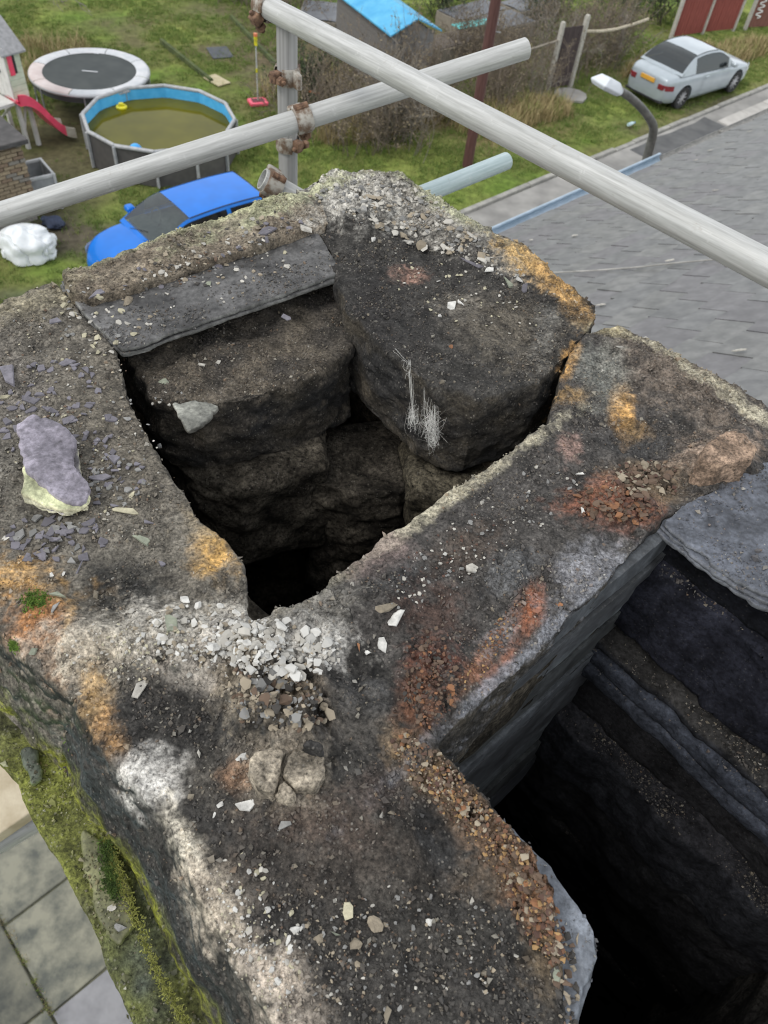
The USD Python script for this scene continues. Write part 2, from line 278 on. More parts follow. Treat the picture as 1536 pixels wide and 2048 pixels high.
# stains: centre, radii, turn, colour as the stone shows it, strength
STAINS = [
 (720, 400, 140, 56, 8, (184, 180, 170), 1), (905, 455, 185, 36, 30, (156, 151, 141), .95), (860, 405, 175, 16, 33, (160, 160, 130), .95), (560, 430, 150, 16, -22, (160, 160, 126), .9),
 (1040, 525, 80, 26, 30, (192, 155, 88), .95), (1125, 590, 80, 26, 36, (190, 146, 74), .95), (815, 550, 36, 17, 0, (170, 128, 108), .7), (1000, 655, 130, 60, 10, (104, 96, 82), .6),
 (800, 650, 120, 60, 0, (46, 44, 42), .7), (740, 600, 50, 90, -15, (38, 36, 35), .7), (1090, 660, 24, 55, 10, (122, 120, 114), .6), (900, 610, 55, 30, 0, (120, 114, 104), .35),
 (50, 610, 130, 30, -15, (146, 136, 108), .7), (430, 1100, 42, 60, 0, (205, 158, 70), .95), (410, 1030, 60, 40, 30, (140, 122, 86), .6), (240, 1170, 95, 72, 0, (42, 42, 40), .9),
 (50, 1160, 110, 60, 20, (198, 152, 78), .95), (80, 1250, 85, 60, 40, (184, 122, 58), .95), (125, 1320, 45, 60, 10, (172, 118, 62), .9), (140, 1270, 10, 90, 5, (190, 150, 85), .8), (230, 850, 90, 200, -28, (104, 96, 82), .4),
 (300, 1060, 110, 60, 0, (122, 116, 104), .4), (70, 950, 90, 120, 0, (120, 116, 106), .4), (30, 760, 60, 90, 0, (118, 112, 106), .4),
 (250, 1300, 165, 64, 0, (182, 174, 158), 1), (420, 1265, 160, 72, 0, (180, 174, 162), 1), (575, 1290, 130, 60, 0, (184, 180, 172), 1), (180, 1330, 70, 62, 0, (178, 166, 146), 1), (430, 1345, 130, 58, 0, (178, 168, 154), 1), (480, 1390, 60, 40, 0, (160, 148, 132), .7),
 (190, 1395, 32, 55, 0, (205, 164, 98), .95), (225, 1465, 30, 56, -20, (198, 150, 88), .95), (350, 1415, 110, 46, 20, (46, 44, 41), .9), (390, 1480, 120, 80, 20, (52, 50, 47), .85),
 (300, 1545, 62, 62, 0, (192, 188, 180), .95), (420, 1560, 70, 50, 0, (96, 90, 80), .5), (365, 1680, 26, 80, -28, (222, 212, 190), 1), (440, 1820, 46, 115, -28, (216, 201, 178), 1), (545, 1960, 70, 125, -30, (216, 200, 180), 1), (500, 1790, 60, 50, 0, (120, 110, 98), .5),
 (700, 1700, 220, 150, 0, (74, 66, 58), .7), (800, 1850, 200, 100, 0, (60, 57, 52), .7), (780, 1990, 220, 80, 0, (64, 61, 57), .7), (650, 1640, 100, 60, 0, (92, 76, 65), .6), (760, 1590, 70, 50, 0, (84, 72, 66), .6),
 (865, 1555, 120, 44, 45, (144, 116, 78), .95), (980, 1680, 130, 46, 50, (134, 104, 76), .95), (1065, 1800, 46, 100, -25, (150, 106, 70), .95), (1090, 1920, 46, 90, -8, (120, 102, 76), .8), (880, 1690, 32, 120, -25, (56, 56, 56), .9), (950, 1760, 60, 50, 0, (112, 94, 74), .6),
 (560, 1400, 105, 62, 20, (134, 118, 96), .9), (500, 1400, 60, 50, 0, (146, 136, 118), .6), (575, 1545, 85, 60, 0, (148, 137, 120), .9), (470, 1555, 30, 30, 0, (160, 118, 82), .6), (720, 1400, 60, 50, 0, (66, 66, 66), .7), (700, 1460, 70, 60, 0, (96, 90, 82), .5),
 (880, 1010, 285, 18, -35, (172, 164, 140), .95), (745, 1110, 72, 46, -20, (128, 110, 104), .7), (800, 1165, 80, 36, -10, (62, 62, 62), .7), (640, 1215, 105, 42, -15, (118, 114, 106), .8), (860, 1220, 80, 60, 0, (80, 60, 51), .85), (860, 1335, 54, 52, 0, (122, 72, 54), .9), (845, 1405, 42, 76, 0, (118, 78, 54), .9),
 (985, 1290, 18, 125, 35, (182, 118, 76), .95), (1060, 1215, 26, 62, 30, (176, 98, 46), .9), (1020, 1300, 24, 90, 35, (150, 92, 62), .7), (1005, 1265, 26, 80, 35, (116, 117, 119), .8), (1010, 1150, 60, 34, -25, (112, 113, 114), .7), (1170, 1150, 90, 48, -40, (126, 126, 130), .85), (1090, 1275, 300, 17, -43, (126, 128, 134), .8),
 (1230, 1025, 100, 36, 8, (158, 96, 66), .9), (1208, 980, 36, 30, 0, (164, 104, 76), .9), (1300, 965, 90, 46, 0, (122, 102, 76), .8), (1350, 755, 170, 66, 33, (116, 103, 90), .75), (1248, 818, 20, 42, -10, (212, 158, 72), .95), (1275, 850, 30, 16, 0, (206, 160, 84), .8), (1138, 722, 15, 46, 20, (205, 150, 60), .95), (1140, 790, 40, 17, -10, (172, 136, 78), .85),
 (1230, 662, 50, 16, 10, (165, 152, 112), .8), (1420, 770, 220, 14, 33, (176, 168, 144), .95), (1140, 908, 26, 34, 0, (160, 128, 114), .85), (1200, 740, 50, 56, 0, (124, 126, 118), .6), (1270, 875, 70, 32, 10, (62, 62, 62), .75), (1440, 915, 80, 38, -10, (158, 136, 116), .95), (930, 1100, 70, 40, -30, (92, 78, 66), .6), (1050, 960, 80, 30, -30, (92, 88, 84), .5)]
def soften(c):
    c = lin(c); g = c @ np.array([.3, .59, .11]); sat = (c.max() - c.min()) / c.max(); k = .12 + .06 * (sat > .45)
    return (c * (1 - k) + g * k) * (1 - .10 * (sat > .45))
_sf = [(blob_frame(*b[:5]), soften(b[5]), b[6]) for b in STAINS]
ALB = 0.92
def stain(v, n, base, side=None, only_top=True):
    t = np.tile(lin(base), (len(v), 1)); nz = fbm(v, 0.045, 5, 61) * 1.9 + fbm(v, 0.012, 4, 63) * 1.3 + fbm(v, 0.005, 2, 65) * 0.9
    brk = np.clip(.88 + fbm(v, 0.010, 3, 66) * 2.4 + fbm(v, 0.03, 3, 68) * 1.2, .25, 1)
    for fr, c, s in _sf:
        w = weight(v, fr, 0.42, nz) * s * (brk if c.max() > 1.9 * c.min() else np.clip(brk + .35, .4, 1))
        t = t * (1 - w[:, None]) + c * w[:, None]
    if side is not None:
        k = np.clip((n[:, 2] - 0.15) / 0.4 + nz * 0.3, 0, 1)[:, None]
        t = t * k + side(v) * (1 - k)
    return t * ALB
def soot_side(v):
    w = np.clip(fbm(v, 0.06, 4, 71) * 3 + 0.35, 0, 1)[:, None]
    return lin((44, 43, 42)) * (1 - w) + lin((74, 68, 58)) * w
def outer_side(v):
    """soot above, moss and algae below on the weather side, soot inside"""
    a = (v[:, :2] - WC) @ U; w = np.clip(fbm(v, 0.05, 4, 73) * 3 + 0.45, 0, 1)[:, None]
    g = lin((38, 43, 42)) * (1 - w) + lin((60, 68, 70)) * w
    d = np.clip((TOP - 0.085 - v[:, 2]) / 0.03 + fbm(v, 0.03, 3, 75) * 2, 0, 1)[:, None]
    g = g * (1 - d) + lin((128, 132, 44)) * d
    b = (v[:, :2] - WC) @ V
    e = np.clip((0.78 - b) / 0.1, 0, 1)[:, None] * np.clip(fbm(v, 0.04, 3, 77) * 4 + 0.3, 0, 1)[:, None]
    g = g * (1 - e) + lin((52, 62, 42)) * e
    return np.where((a < 0.06)[:, None], g, soot_side(v))

chim = thing('chimney', 'broken open-topped stone chimney stack with two sooty flues and crumbling mortar', 'chimney', ab(0.5, 0.8, TOP - 1.6))
FINE = ((0.09, 0.010), (0.025, 0.0052), (0.009, 0.0026))
tops = []
def top_stone(name, poly, dz, thick, base, side, label, seed, batter=0.0, it=5, amp=FINE, res=0.0034):
    v, f = slab(pxy(poly, TOP + dz), TOP + dz, thick, res, it, amp, seed, batter, crumble)
    n = normals(v, f); t = stain(v, n, base, side)
    part(chim, name, (v, f), ROCK, True, label, t, world_space=True)
    tops.append((v, f, n, t))
top_stone('capping_stone', [(590, 395), (690, 352), (765, 342), (860, 395), (960, 455), (1040, 488), (1112, 560), (1192, 608), (1192, 640), (1160, 690), (1080, 765), (960, 800), (860, 770), (770, 700), (690, 610), (655, 500)], 0.0, 0.17, (56, 54, 51), soot_side, 'big dark capping stone with yellow lichen along its outer edge', 3, it=11, amp=((0.10, 0.014), (0.035, 0.009), (0.010, 0.003)))
top_stone('wall_stone', [(225, 700), (262, 800), (325, 925), (400, 1035), (458, 1085), (487, 1130), (492, 1245), (330, 1340), (150, 1392), (90, 1358), (0, 1268), (-150, 1120), (-330, 930), (-420, 860), (-200, 690), (0, 604), (112, 566), (160, 625)], -0.004, 0.16, (101, 96, 87), outer_side, 'gritty wall stone strewn with purple slate flakes', 11, batter=0.38)
top_stone('wall_stone', [(150, 1380), (320, 1330), (490, 1236), (512, 1248), (545, 1230), (600, 1205), (652, 1180), (860, 1440), (876, 1498), (940, 1570), (1020, 1652), (1060, 1730), (1104, 1800), (1112, 1880), (1130, 1960), (1140, 2060), (1130, 2260), (700, 2260), (560, 2048), (430, 1850), (330, 1650), (260, 1560), (188, 1480)], 0.0, 0.16, (59, 57, 54), outer_side, 'near wall stone with white lichen edge and orange crumbs', 17, batter=0.38)
top_stone('wall_stone', [(646, 1186), (658, 1158), (760, 1080), (900, 985), (1020, 900), (1098, 850), (1112, 800), (1136, 722), (1178, 668), (1240, 650), (1300, 680), (1400, 735), (1536, 812), (1720, 910), (1900, 1050), (1900, 1120), (1560, 960), (1420, 985), (1325, 1040), (1200, 1172), (1040, 1330), (884, 1484), (868, 1500), (840, 1450)], 0.0, 0.13, (70, 67, 64), soot_side, 'dividing wall stone between the two flues, with orange and rust streaks', 23)

# slates bedded in the mortar
def ragged(poly, step=0.012, amp=0.004, seed=0, cut=0.0):
    P = Polygon(poly).exterior; n = int(P.length / step); r = np.random.default_rng(seed)
    q = np.array([P.interpolate(k / n, normalized=True).coords[0] for k in range(n)])
    nz = meshkit.fbm(np.c_[q / 0.035, np.full(n, seed * 1.7)], 4, seed)[:, None] - 0.5
    c = q.mean(0); d = q - c; d /= np.linalg.norm(d, axis=1, keepdims=True)
    return q + d * (nz * amp * 4) + r.normal(0, amp * 0.35, q.shape)
def slate_piece(parent, name, poly, z, thick, layers, base, edge, label=None, seed=0, res=0.006, ret=False, mat=None, step=0.010, amp=0.0035, shrink=0.004, rough=((0.05, 0.0025), (0.012, 0.0012))):
    """split slate: leaves of stone whose broken edges step outwards as they go down"""
    V_, F_, T_, o = [], [], [], 0
    for k in range(layers):
        p = Polygon(poly).buffer(shrink * (k - (layers - 1) / 2), join_style=2)
        p = ragged(np.array(p.exterior.coords)[:-1], step, amp, seed + k)
        th = thick / layers
        v, f = slab(p, z - k * th * 0.97, th, res, 2, rough, seed + k)
        n = normals(v, f); nz = np.clip(fbm(v, 0.05, 4, seed + 5) * 2 + 0.5, 0, 1)[:, None]
        t = lin(base) * (0.75 + 0.5 * nz); e = np.clip((0.75 - n[:, 2]) / 0.3, 0, 1)[:, None]
        t = t * (1 - e) + lin(edge) * e
        V_.append(v); F_.append(f + o); T_.append(t); o += len(v)
    v, f, t = np.vstack(V_), np.vstack(F_), np.vstack(T_)
    if ret: return v, f, t
    g = part(parent, name, (v, f), mat or SLATE, True, label, t * ALB, world_space=True)
    tops.append((v, f, normals(v, f), t)); return g
# the long slate across the back corner, its mortar-bedded upper edge, and the stone under it
zs = TOP + 0.004
slate_piece(chim, 'slate_slab', pxy([(118, 560), (300, 500), (560, 408), (640, 470), (684, 545), (560, 589), (430, 635), (335, 668), (285, 690), (242, 698), (170, 630)], zs), zs, 0.018, 2, (80, 79, 78), (108, 108, 104), 'long grey slate slab bridging the back corner of the flue', 31, res=0.0045, amp=0.0006, shrink=0.002)
v, f = slab(pxy([(128, 552), (300, 488), (552, 396), (640, 385), (655, 455), (565, 482), (425, 530), (300, 570), (184, 606), (140, 590)], TOP + 0.012), TOP + 0.016, 0.035, 0.0035, 6, FINE, 37, 0, lambda v: (fbm(v, 0.03, 4, 81) * 0.02 + fbm(v, 0.01, 3, 82) * 0.008) + 0.004)
n = normals(v, f); t = stain(v, n, (112, 102, 88)); w = np.clip(fbm(v, 0.05, 4, 83) * 4, 0, 1)[:, None]; t = t * (1 - w) + lin((138, 128, 112)) * w * ALB
e = np.clip(((WC + 0.012 * V - v[:, :2]) @ V + 0.012) / 0.02, 0, 1)[:, None]; t = t * (1 - e) + lin((158, 158, 126)) * e
part(chim, 'mortar_fillet', (v, f), ROCK, True, 'crumbling mortar over the slate, pale lichen on its outer edge', t, world_space=True); tops.append((v, f, n, t))
zb = TOP - 0.055
v, f = slab(pxy([(200, 640), (640, 470), (690, 560), (704, 690), (640, 745), (520, 790), (400, 815), (310, 800), (262, 730)], zb), zb, 0.17, 0.0045, 10, ((0.09, 0.016), (0.03, 0.011), (0.010, 0.0035)), 43, 0, None)
n = normals(v, f); nz = np.clip(fbm(v, 0.05, 4, 85) * 3 + 0.5, 0, 1)[:, None]
t = lin((84, 77, 67)) * nz + lin((62, 58, 53)) * (1 - nz); e = np.clip((0.5 - n[:, 2]) / 0.4, 0, 1)[:, None]; t = (t * (1 - e) + soot_side(v) * e) * ALB
part(chim, 'flue_stone', (v, f), ROCK, True, 'sooty rounded stone jutting into the flue beneath the slate slab', t, world_space=True); tops.append((v, f, n, t))

def inner_stone(poly, dz, th, base, seed, lab=None, it=10):
    zq = TOP + dz; v, f = slab(pxy(poly, zq), zq, th, 0.006, it, ((0.10, 0.024), (0.035, 0.012), (0.012, 0.0035)), seed)
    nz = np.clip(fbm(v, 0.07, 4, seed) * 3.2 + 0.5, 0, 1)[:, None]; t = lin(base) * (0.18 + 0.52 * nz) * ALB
    part(chim, 'flue_stone', (v, f), SOOT, True, lab, t, world_space=True)
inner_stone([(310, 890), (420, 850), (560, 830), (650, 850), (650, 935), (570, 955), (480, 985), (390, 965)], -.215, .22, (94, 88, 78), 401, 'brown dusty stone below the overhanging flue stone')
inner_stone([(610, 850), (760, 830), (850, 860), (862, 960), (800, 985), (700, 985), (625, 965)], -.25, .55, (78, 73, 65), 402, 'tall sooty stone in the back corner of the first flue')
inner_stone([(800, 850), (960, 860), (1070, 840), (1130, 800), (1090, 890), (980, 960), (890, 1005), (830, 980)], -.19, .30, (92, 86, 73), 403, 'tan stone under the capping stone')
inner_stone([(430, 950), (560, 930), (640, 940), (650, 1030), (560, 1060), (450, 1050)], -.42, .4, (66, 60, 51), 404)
# flue linings and walls below, stone by stone
cs = np.random.default_rng(19)
def wall_stone(a0, a1, b0, b1, z0, z1, base, seed, res=0.011, jit=0.016, m=None, name='stone', it=5, amp=((0.09, 0.014), (0.03, 0.005)), skew=0.02):
    r = np.random.default_rng(seed)
    c = [(a0, b0), (a1, b0), (a1, b1), (a0, b1)]
    q = np.array([ab(a + r.uniform(-jit, jit), b + r.uniform(-jit, jit))[:2] for a, b in c])
    v, f = slab(q, z1, z1 - z0, res, it, amp, seed)
    v[:, 2] += ((v[:, :2] - q.mean(0)) @ U) * r.uniform(-skew, skew) * 6 * 0.5
    nz = np.clip(fbm(v, 0.07, 4, seed) * 3 + 0.5, 0, 1)[:, None]
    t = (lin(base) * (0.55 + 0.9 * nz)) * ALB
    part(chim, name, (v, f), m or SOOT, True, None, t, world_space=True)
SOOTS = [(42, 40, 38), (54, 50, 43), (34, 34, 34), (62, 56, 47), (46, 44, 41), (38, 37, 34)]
def courses(axis, lo, hi, c0, c1, z0, heights, seed, base=None, jit=0.016):
    r = np.random.default_rng(seed); z = z0
    for k, h in enumerate(heights):
        x = lo - (0.0 if k % 2 else 0.02)
        while x < hi - 0.02:
            l = r.uniform(0.16, 0.34); x1 = x + l if hi - x - l > 0.09 else hi
            o = r.uniform(-0.018, 0.018); args = (x, x1 - 0.006, c0 + o, c1 + o) if axis == 'a' else (c0 + o, c1 + o, x, x1 - 0.006)
            wall_stone(*args, z - h + 0.006, z, base or SOOTS[r.integers(6)], int(r.integers(1e6)), jit=jit); x = x1
        z -= h
HT = [0.15, 0.2, 0.17, 0.22, 0.2, 0.22, 0.25]
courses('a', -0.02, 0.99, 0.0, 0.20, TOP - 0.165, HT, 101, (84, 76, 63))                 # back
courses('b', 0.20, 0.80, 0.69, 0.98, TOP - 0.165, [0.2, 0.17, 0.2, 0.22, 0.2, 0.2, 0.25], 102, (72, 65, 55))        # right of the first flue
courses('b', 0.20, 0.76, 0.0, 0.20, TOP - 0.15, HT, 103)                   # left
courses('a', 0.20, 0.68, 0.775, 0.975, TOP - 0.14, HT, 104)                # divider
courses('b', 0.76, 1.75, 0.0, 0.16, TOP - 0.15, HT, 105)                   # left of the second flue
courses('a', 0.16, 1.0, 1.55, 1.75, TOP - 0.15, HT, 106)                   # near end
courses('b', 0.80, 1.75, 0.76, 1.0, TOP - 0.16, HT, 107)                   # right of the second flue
# the second flue's smooth lining of slabs on its far side
z = TOP - 0.012
for k, h in enumerate([0.052, 0.04, 0.075, 0.035, 0.09, 0.05, 0.11, 0.07, 0.12, 0.1, 0.14]):
    o = cs.uniform(-0.007, 0.007) - 0.006
    v, f = slab(np.array([ab(0.155, 0.93)[:2], ab(0.73, 0.93)[:2], ab(0.73, 1.0 + o + 0.004)[:2], ab(0.155, 0.998 + o)[:2]]), z, h - 0.002, 0.012, 2, ((0.09, 0.0035), (0.02, 0.0012)), 200 + k)
    sh = [(72, 75, 78), (60, 62, 64), (66, 68, 70), (88, 92, 94), (58, 60, 60)][k % 5]
    t = lin(sh) * (0.8 + 0.5 * np.clip(fbm(v, 0.08, 3, k) * 2 + .5, 0, 1)[:, None]) * 0.8
    part(chim, 'lining_slab', (v, f), SLATE, True, None, t, world_space=True); z -= h
# stacked, stepped slates on the right of the second flue
def flue_slate(name, b0, b1, a_in, z, th, layers, base, edge, seed, label=None, bulge=0.03, tilt=0.0, amp=0.006):
    r = np.random.default_rng(seed); bs = np.linspace(b0, b1, 9)
    inner = [ab(a_in + r.uniform(-bulge, bulge) * (0.3 if k == 0 else 1), b)[:2] for k, b in enumerate(bs)]
    poly = inner + [ab(0.95, b1)[:2], ab(0.95, b0)[:2]]
    slate_piece(chim, name, np.array(poly), z, th, layers, base, edge, label, seed, res=0.009, mat=FSLATE, step=0.016, amp=amp, rough=((0.17, 0.020), (0.06, 0.008), (0.018, 0.003)) if th > .1 else ((0.2, 0.010), (0.05, 0.005), (0.015, 0.002)))
slate_piece(chim, 'slate_slab', pxy([(1326, 1046), (1350, 1012), (1410, 985), (1480, 942), (1580, 905), (1760, 1010), (2000, 1250), (1760, 1330), (1640, 1270), (1536, 1196), (1450, 1152), (1390, 1105)], TOP + 0.006), TOP + 0.006, 0.02, 3, (78, 81, 88), (92, 94, 97), 'thick blue-grey slate slab overhanging the second flue', 301, res=0.006, amp=0.004)
flue_slate('flue_slate', 0.985, 1.60, 0.690, TOP - 0.03, 0.06, 1, (22, 23, 27), (20, 21, 25), 311, bulge=0.006, amp=0.002)
flue_slate('flue_slate', 0.985, 1.60, 0.672, TOP - 0.085, 0.175, 1, (32, 33, 40), (32, 33, 40), 312, bulge=0.016, amp=0.003)
flue_slate('flue_slate', 0.97, 1.60, 0.640, TOP - 0.278, 0.018, 1, (44, 43, 42), (36, 37, 40), 313, bulge=0.006, amp=0.002)
flue_slate('flue_slate', 0.97, 1.60, 0.628, TOP - 0.298, 0.075, 2, (50, 53, 60), (48, 51, 58), 314, bulge=0.006, amp=0.002)
flue_slate('flue_slate', 0.985, 1.60, 0.676, TOP - 0.378, 0.16, 1, (38, 38, 40), (36, 36, 38), 315, bulge=0.010, amp=0.003)
flue_slate('flue_slate', 0.97, 1.60, 0.636, TOP - 0.545, 0.17, 1, (42, 42, 45), (40, 41, 45), 316, bulge=0.014, amp=0.003)
flue_slate('flue_slate', 0.97, 1.60, 0.655, TOP - 0.72, 0.24, 1, (44, 44, 46), (42, 42, 44), 317, bulge=0.016, amp=0.003)
for k in range(4): flue_slate('flue_slate', 0.97, 1.60, 0.68 + 0.01 * k, TOP - 0.97 - 0.2 * k, 0.195, 1, (44, 43, 42), (40, 40, 40), 320 + k, bulge=0.014, amp=0.003)
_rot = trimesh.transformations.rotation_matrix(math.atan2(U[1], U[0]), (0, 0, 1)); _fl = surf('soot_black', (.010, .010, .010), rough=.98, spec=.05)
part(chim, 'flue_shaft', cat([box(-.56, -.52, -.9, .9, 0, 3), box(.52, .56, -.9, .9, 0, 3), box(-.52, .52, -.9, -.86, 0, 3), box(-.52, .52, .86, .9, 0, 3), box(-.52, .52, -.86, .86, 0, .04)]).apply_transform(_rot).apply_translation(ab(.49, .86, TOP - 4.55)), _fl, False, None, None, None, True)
# the slate tongue under the near wall's orange crumbs
slate_piece(chim, 'slate_tongue', pxy([(1010, 1640), (1040, 1660), (1080, 1712), (1122, 1762), (1160, 1808), (1190, 1858), (1202, 1895), (1188, 1950), (1168, 2030), (1140, 2120), (1000, 2220), (860, 1900)], TOP - 0.018), TOP - 0.018, 0.03, 2, (92, 96, 102), (76, 80, 86), 'blue-grey slate tongue sticking out into the second flue', 331, res=0.005, amp=0.0025)
# the mossy drip course on the weather side
zl = TOP - 0.13
v, f = slab(pxy([(-260, 1250), (-120, 1385), (-40, 1480), (0, 1528), (30, 1560), (62, 1640), (100, 1705), (150, 1800), (215, 1930), (280, 2048), (340, 2200), (700, 2200), (520, 1800), (300, 1500), (100, 1350), (-100, 1150)], zl), zl, 0.035, 0.0055, 5, ((0.09, 0.008), (0.025, 0.003), (0.008, 0.0012)), 341, 0, lambda v: fbm(v, 0.05, 4, 91) * 0.016)
n = normals(v, f); w1 = np.clip(fbm(v, 0.06, 4, 93) * 4 + 0.55, 0, 1)[:, None]; w2 = np.clip(fbm(v, 0.09, 4, 94) * 5 - 0.1, 0, 1)[:, None]
t = lin((80, 81, 50)) * (1 - w1) + lin((114, 118, 56)) * w1; t = t * (1 - w2) + lin((72, 78, 70)) * w2
part(chim, 'drip_course', (v, f), ROCK, True, 'projecting drip course green with algae', t * ALB, world_space=True); tops.append((v, f, n, t))
slate_piece(chim, 'drip_slate', pxy([(168, 1660), (225, 1700), (262, 1780), (275, 1850), (235, 1890), (190, 1830), (165, 1740)], zl + 0.006), zl + 0.012, 0.012, 1, (98, 98, 68), (96, 100, 60), 'algae-stained slate lying in the drip course', 347)
slate_piece(chim, 'drip_slate', pxy([(40, 1500), (75, 1495), (90, 1560), (62, 1580)], zl + 0.004), zl + 0.010, 0.010, 1, (78, 84, 72), (84, 92, 60), 'dark slate patch in the algae-green drip course', 348)

# ================================================================== LOOSE RUBBLE ON THE CHIMNEY
allv = np.vstack([v for v, f, n, t in tops]); alln = np.vstack([n for v, f, n, t in tops])
upv = allv[alln[:, 2] > 0.35]; _tree = cKDTree(upv[:, :2])
def top_at(p, r=0.006):
    k = _tree.query_ball_point(p[:2], r)
    return upv[k, 2].max() if len(k) else None
def settle(px, py):
    """the point of the stones' surface seen at this place of the photograph"""
    z = TOP
    for _ in range(6):
        p = at(px, py, z); h = top_at(p)
        if h is None: h = upv[_tree.query(p[:2])[1], 2]
        z = h
    return at(px, py, z)
CHIPC = dict(pale=(168, 164, 155), white=(186, 184, 178), beige=(142, 131, 113), grey=(122, 121, 118), purple=(104, 101, 107), green=(126, 130, 114), orange=(126, 88, 60), dark=(62, 59, 55), brown=(94, 77, 63), cream=(166, 160, 136))
CHIPM = {k: surf('chip_' + k, lin(c) * 0.7, scale=90, rough=0.9, col2=lin(c) * 1.15, bump=0.8, bscale=260, bdist=0.002, rnd=.2) for k, c in CHIPC.items()}
def chip_mesh(r, l, w, h, n=14):
    p = r.normal(size=(n, 3)); p /= np.linalg.norm(p, axis=1, keepdims=True); p *= r.uniform(0.75, 1.0, (n, 1))
    p = p * np.array([l, w, h]) / 2
    m = trimesh.convex.convex_hull(p); return m
def flake_mesh(r, l, w, h):
    k = r.integers(5, 9); a = np.sort(r.uniform(0, 2 * np.pi, k)); rad = r.uniform(0.7, 1.05, k)
    q = np.c_[np.cos(a) * rad * l / 2, np.sin(a) * rad * w / 2]
    pp = Polygon(q).convex_hull
    if r.random() < 0.5: pp = pp.difference(Polygon(q * 0.5 + r.normal(size=2) * np.array([l, w]) * 0.4).convex_hull)
    if pp.geom_type != 'Polygon': pp = max(pp.geoms, key=lambda g: g.area)
    if len(pp.interiors) or pp.area < .25 * l * w: pp = Polygon(q).convex_hull
    m = trimesh.creation.extrude_polygon(pp, h, engine='earcut'); m.apply_translation((0, 0, -h / 2))
    v = np.array(m.vertices); v[v[:, 2] < 0, :2] *= 1.06; v[:, 2] += r.normal(0, h * 0.12, len(v)); return trimesh.Trimesh(v, m.faces, process=False)
cr = np.random.default_rng(77)
LIFT = 0.25
REST = []; COUNT = {'lump': 0, 'flake': 0}
def place_chip(px, py, L, W, ang, colour, kind, label, group=None, catname=None, name=None, hfac=None, mesh=None, lift=None, rest=False):
    p = settle(px, py)
    if (group or rest) and _tree.query(p[:2])[0] > .008: return
    dep = np.linalg.norm(p - np.array([0, 0, CZ])) * 0.85
    l, w = L * dep / NF, W * dep / NF
    a = math.radians(ang); q = at(px + 20 * math.cos(a), py + 20 * math.sin(a), p[2]) - p; th = math.atan2(q[1], q[0])
    h = (hfac or (cr.uniform(.3, .62) if kind == 'lump' else cr.uniform(.08, .2))) * min(l, w); h = max(h, 0.0018)
    m = mesh if mesh is not None else (chip_mesh(cr, l, w, h) if kind == 'lump' else flake_mesh(cr, l, w, h))
    m = moved(m, rz=th); tl = (0.35 if kind == 'lump' else 0.14)
    m = moved(m, rx=cr.normal(0, tl * 0.5), ry=cr.normal(0, tl * 0.5))
    m.apply_translation((p[0], p[1], p[2] + h * (lift if lift is not None else (0.10 if kind == 'lump' else 0.35))))
    if rest:
        c = lin(CHIPC[colour]) * cr.uniform(.7, 1.1); REST.append((m, np.tile(c, (len(m.vertices), 1)))); return
    COUNT[kind] += 1
    return single(name or ('rubble_chip' if kind == 'lump' else 'slate_flake'), m, CHIPM[colour], label, catname or ('rubble' if kind == 'lump' else 'slate flake'), False, group)
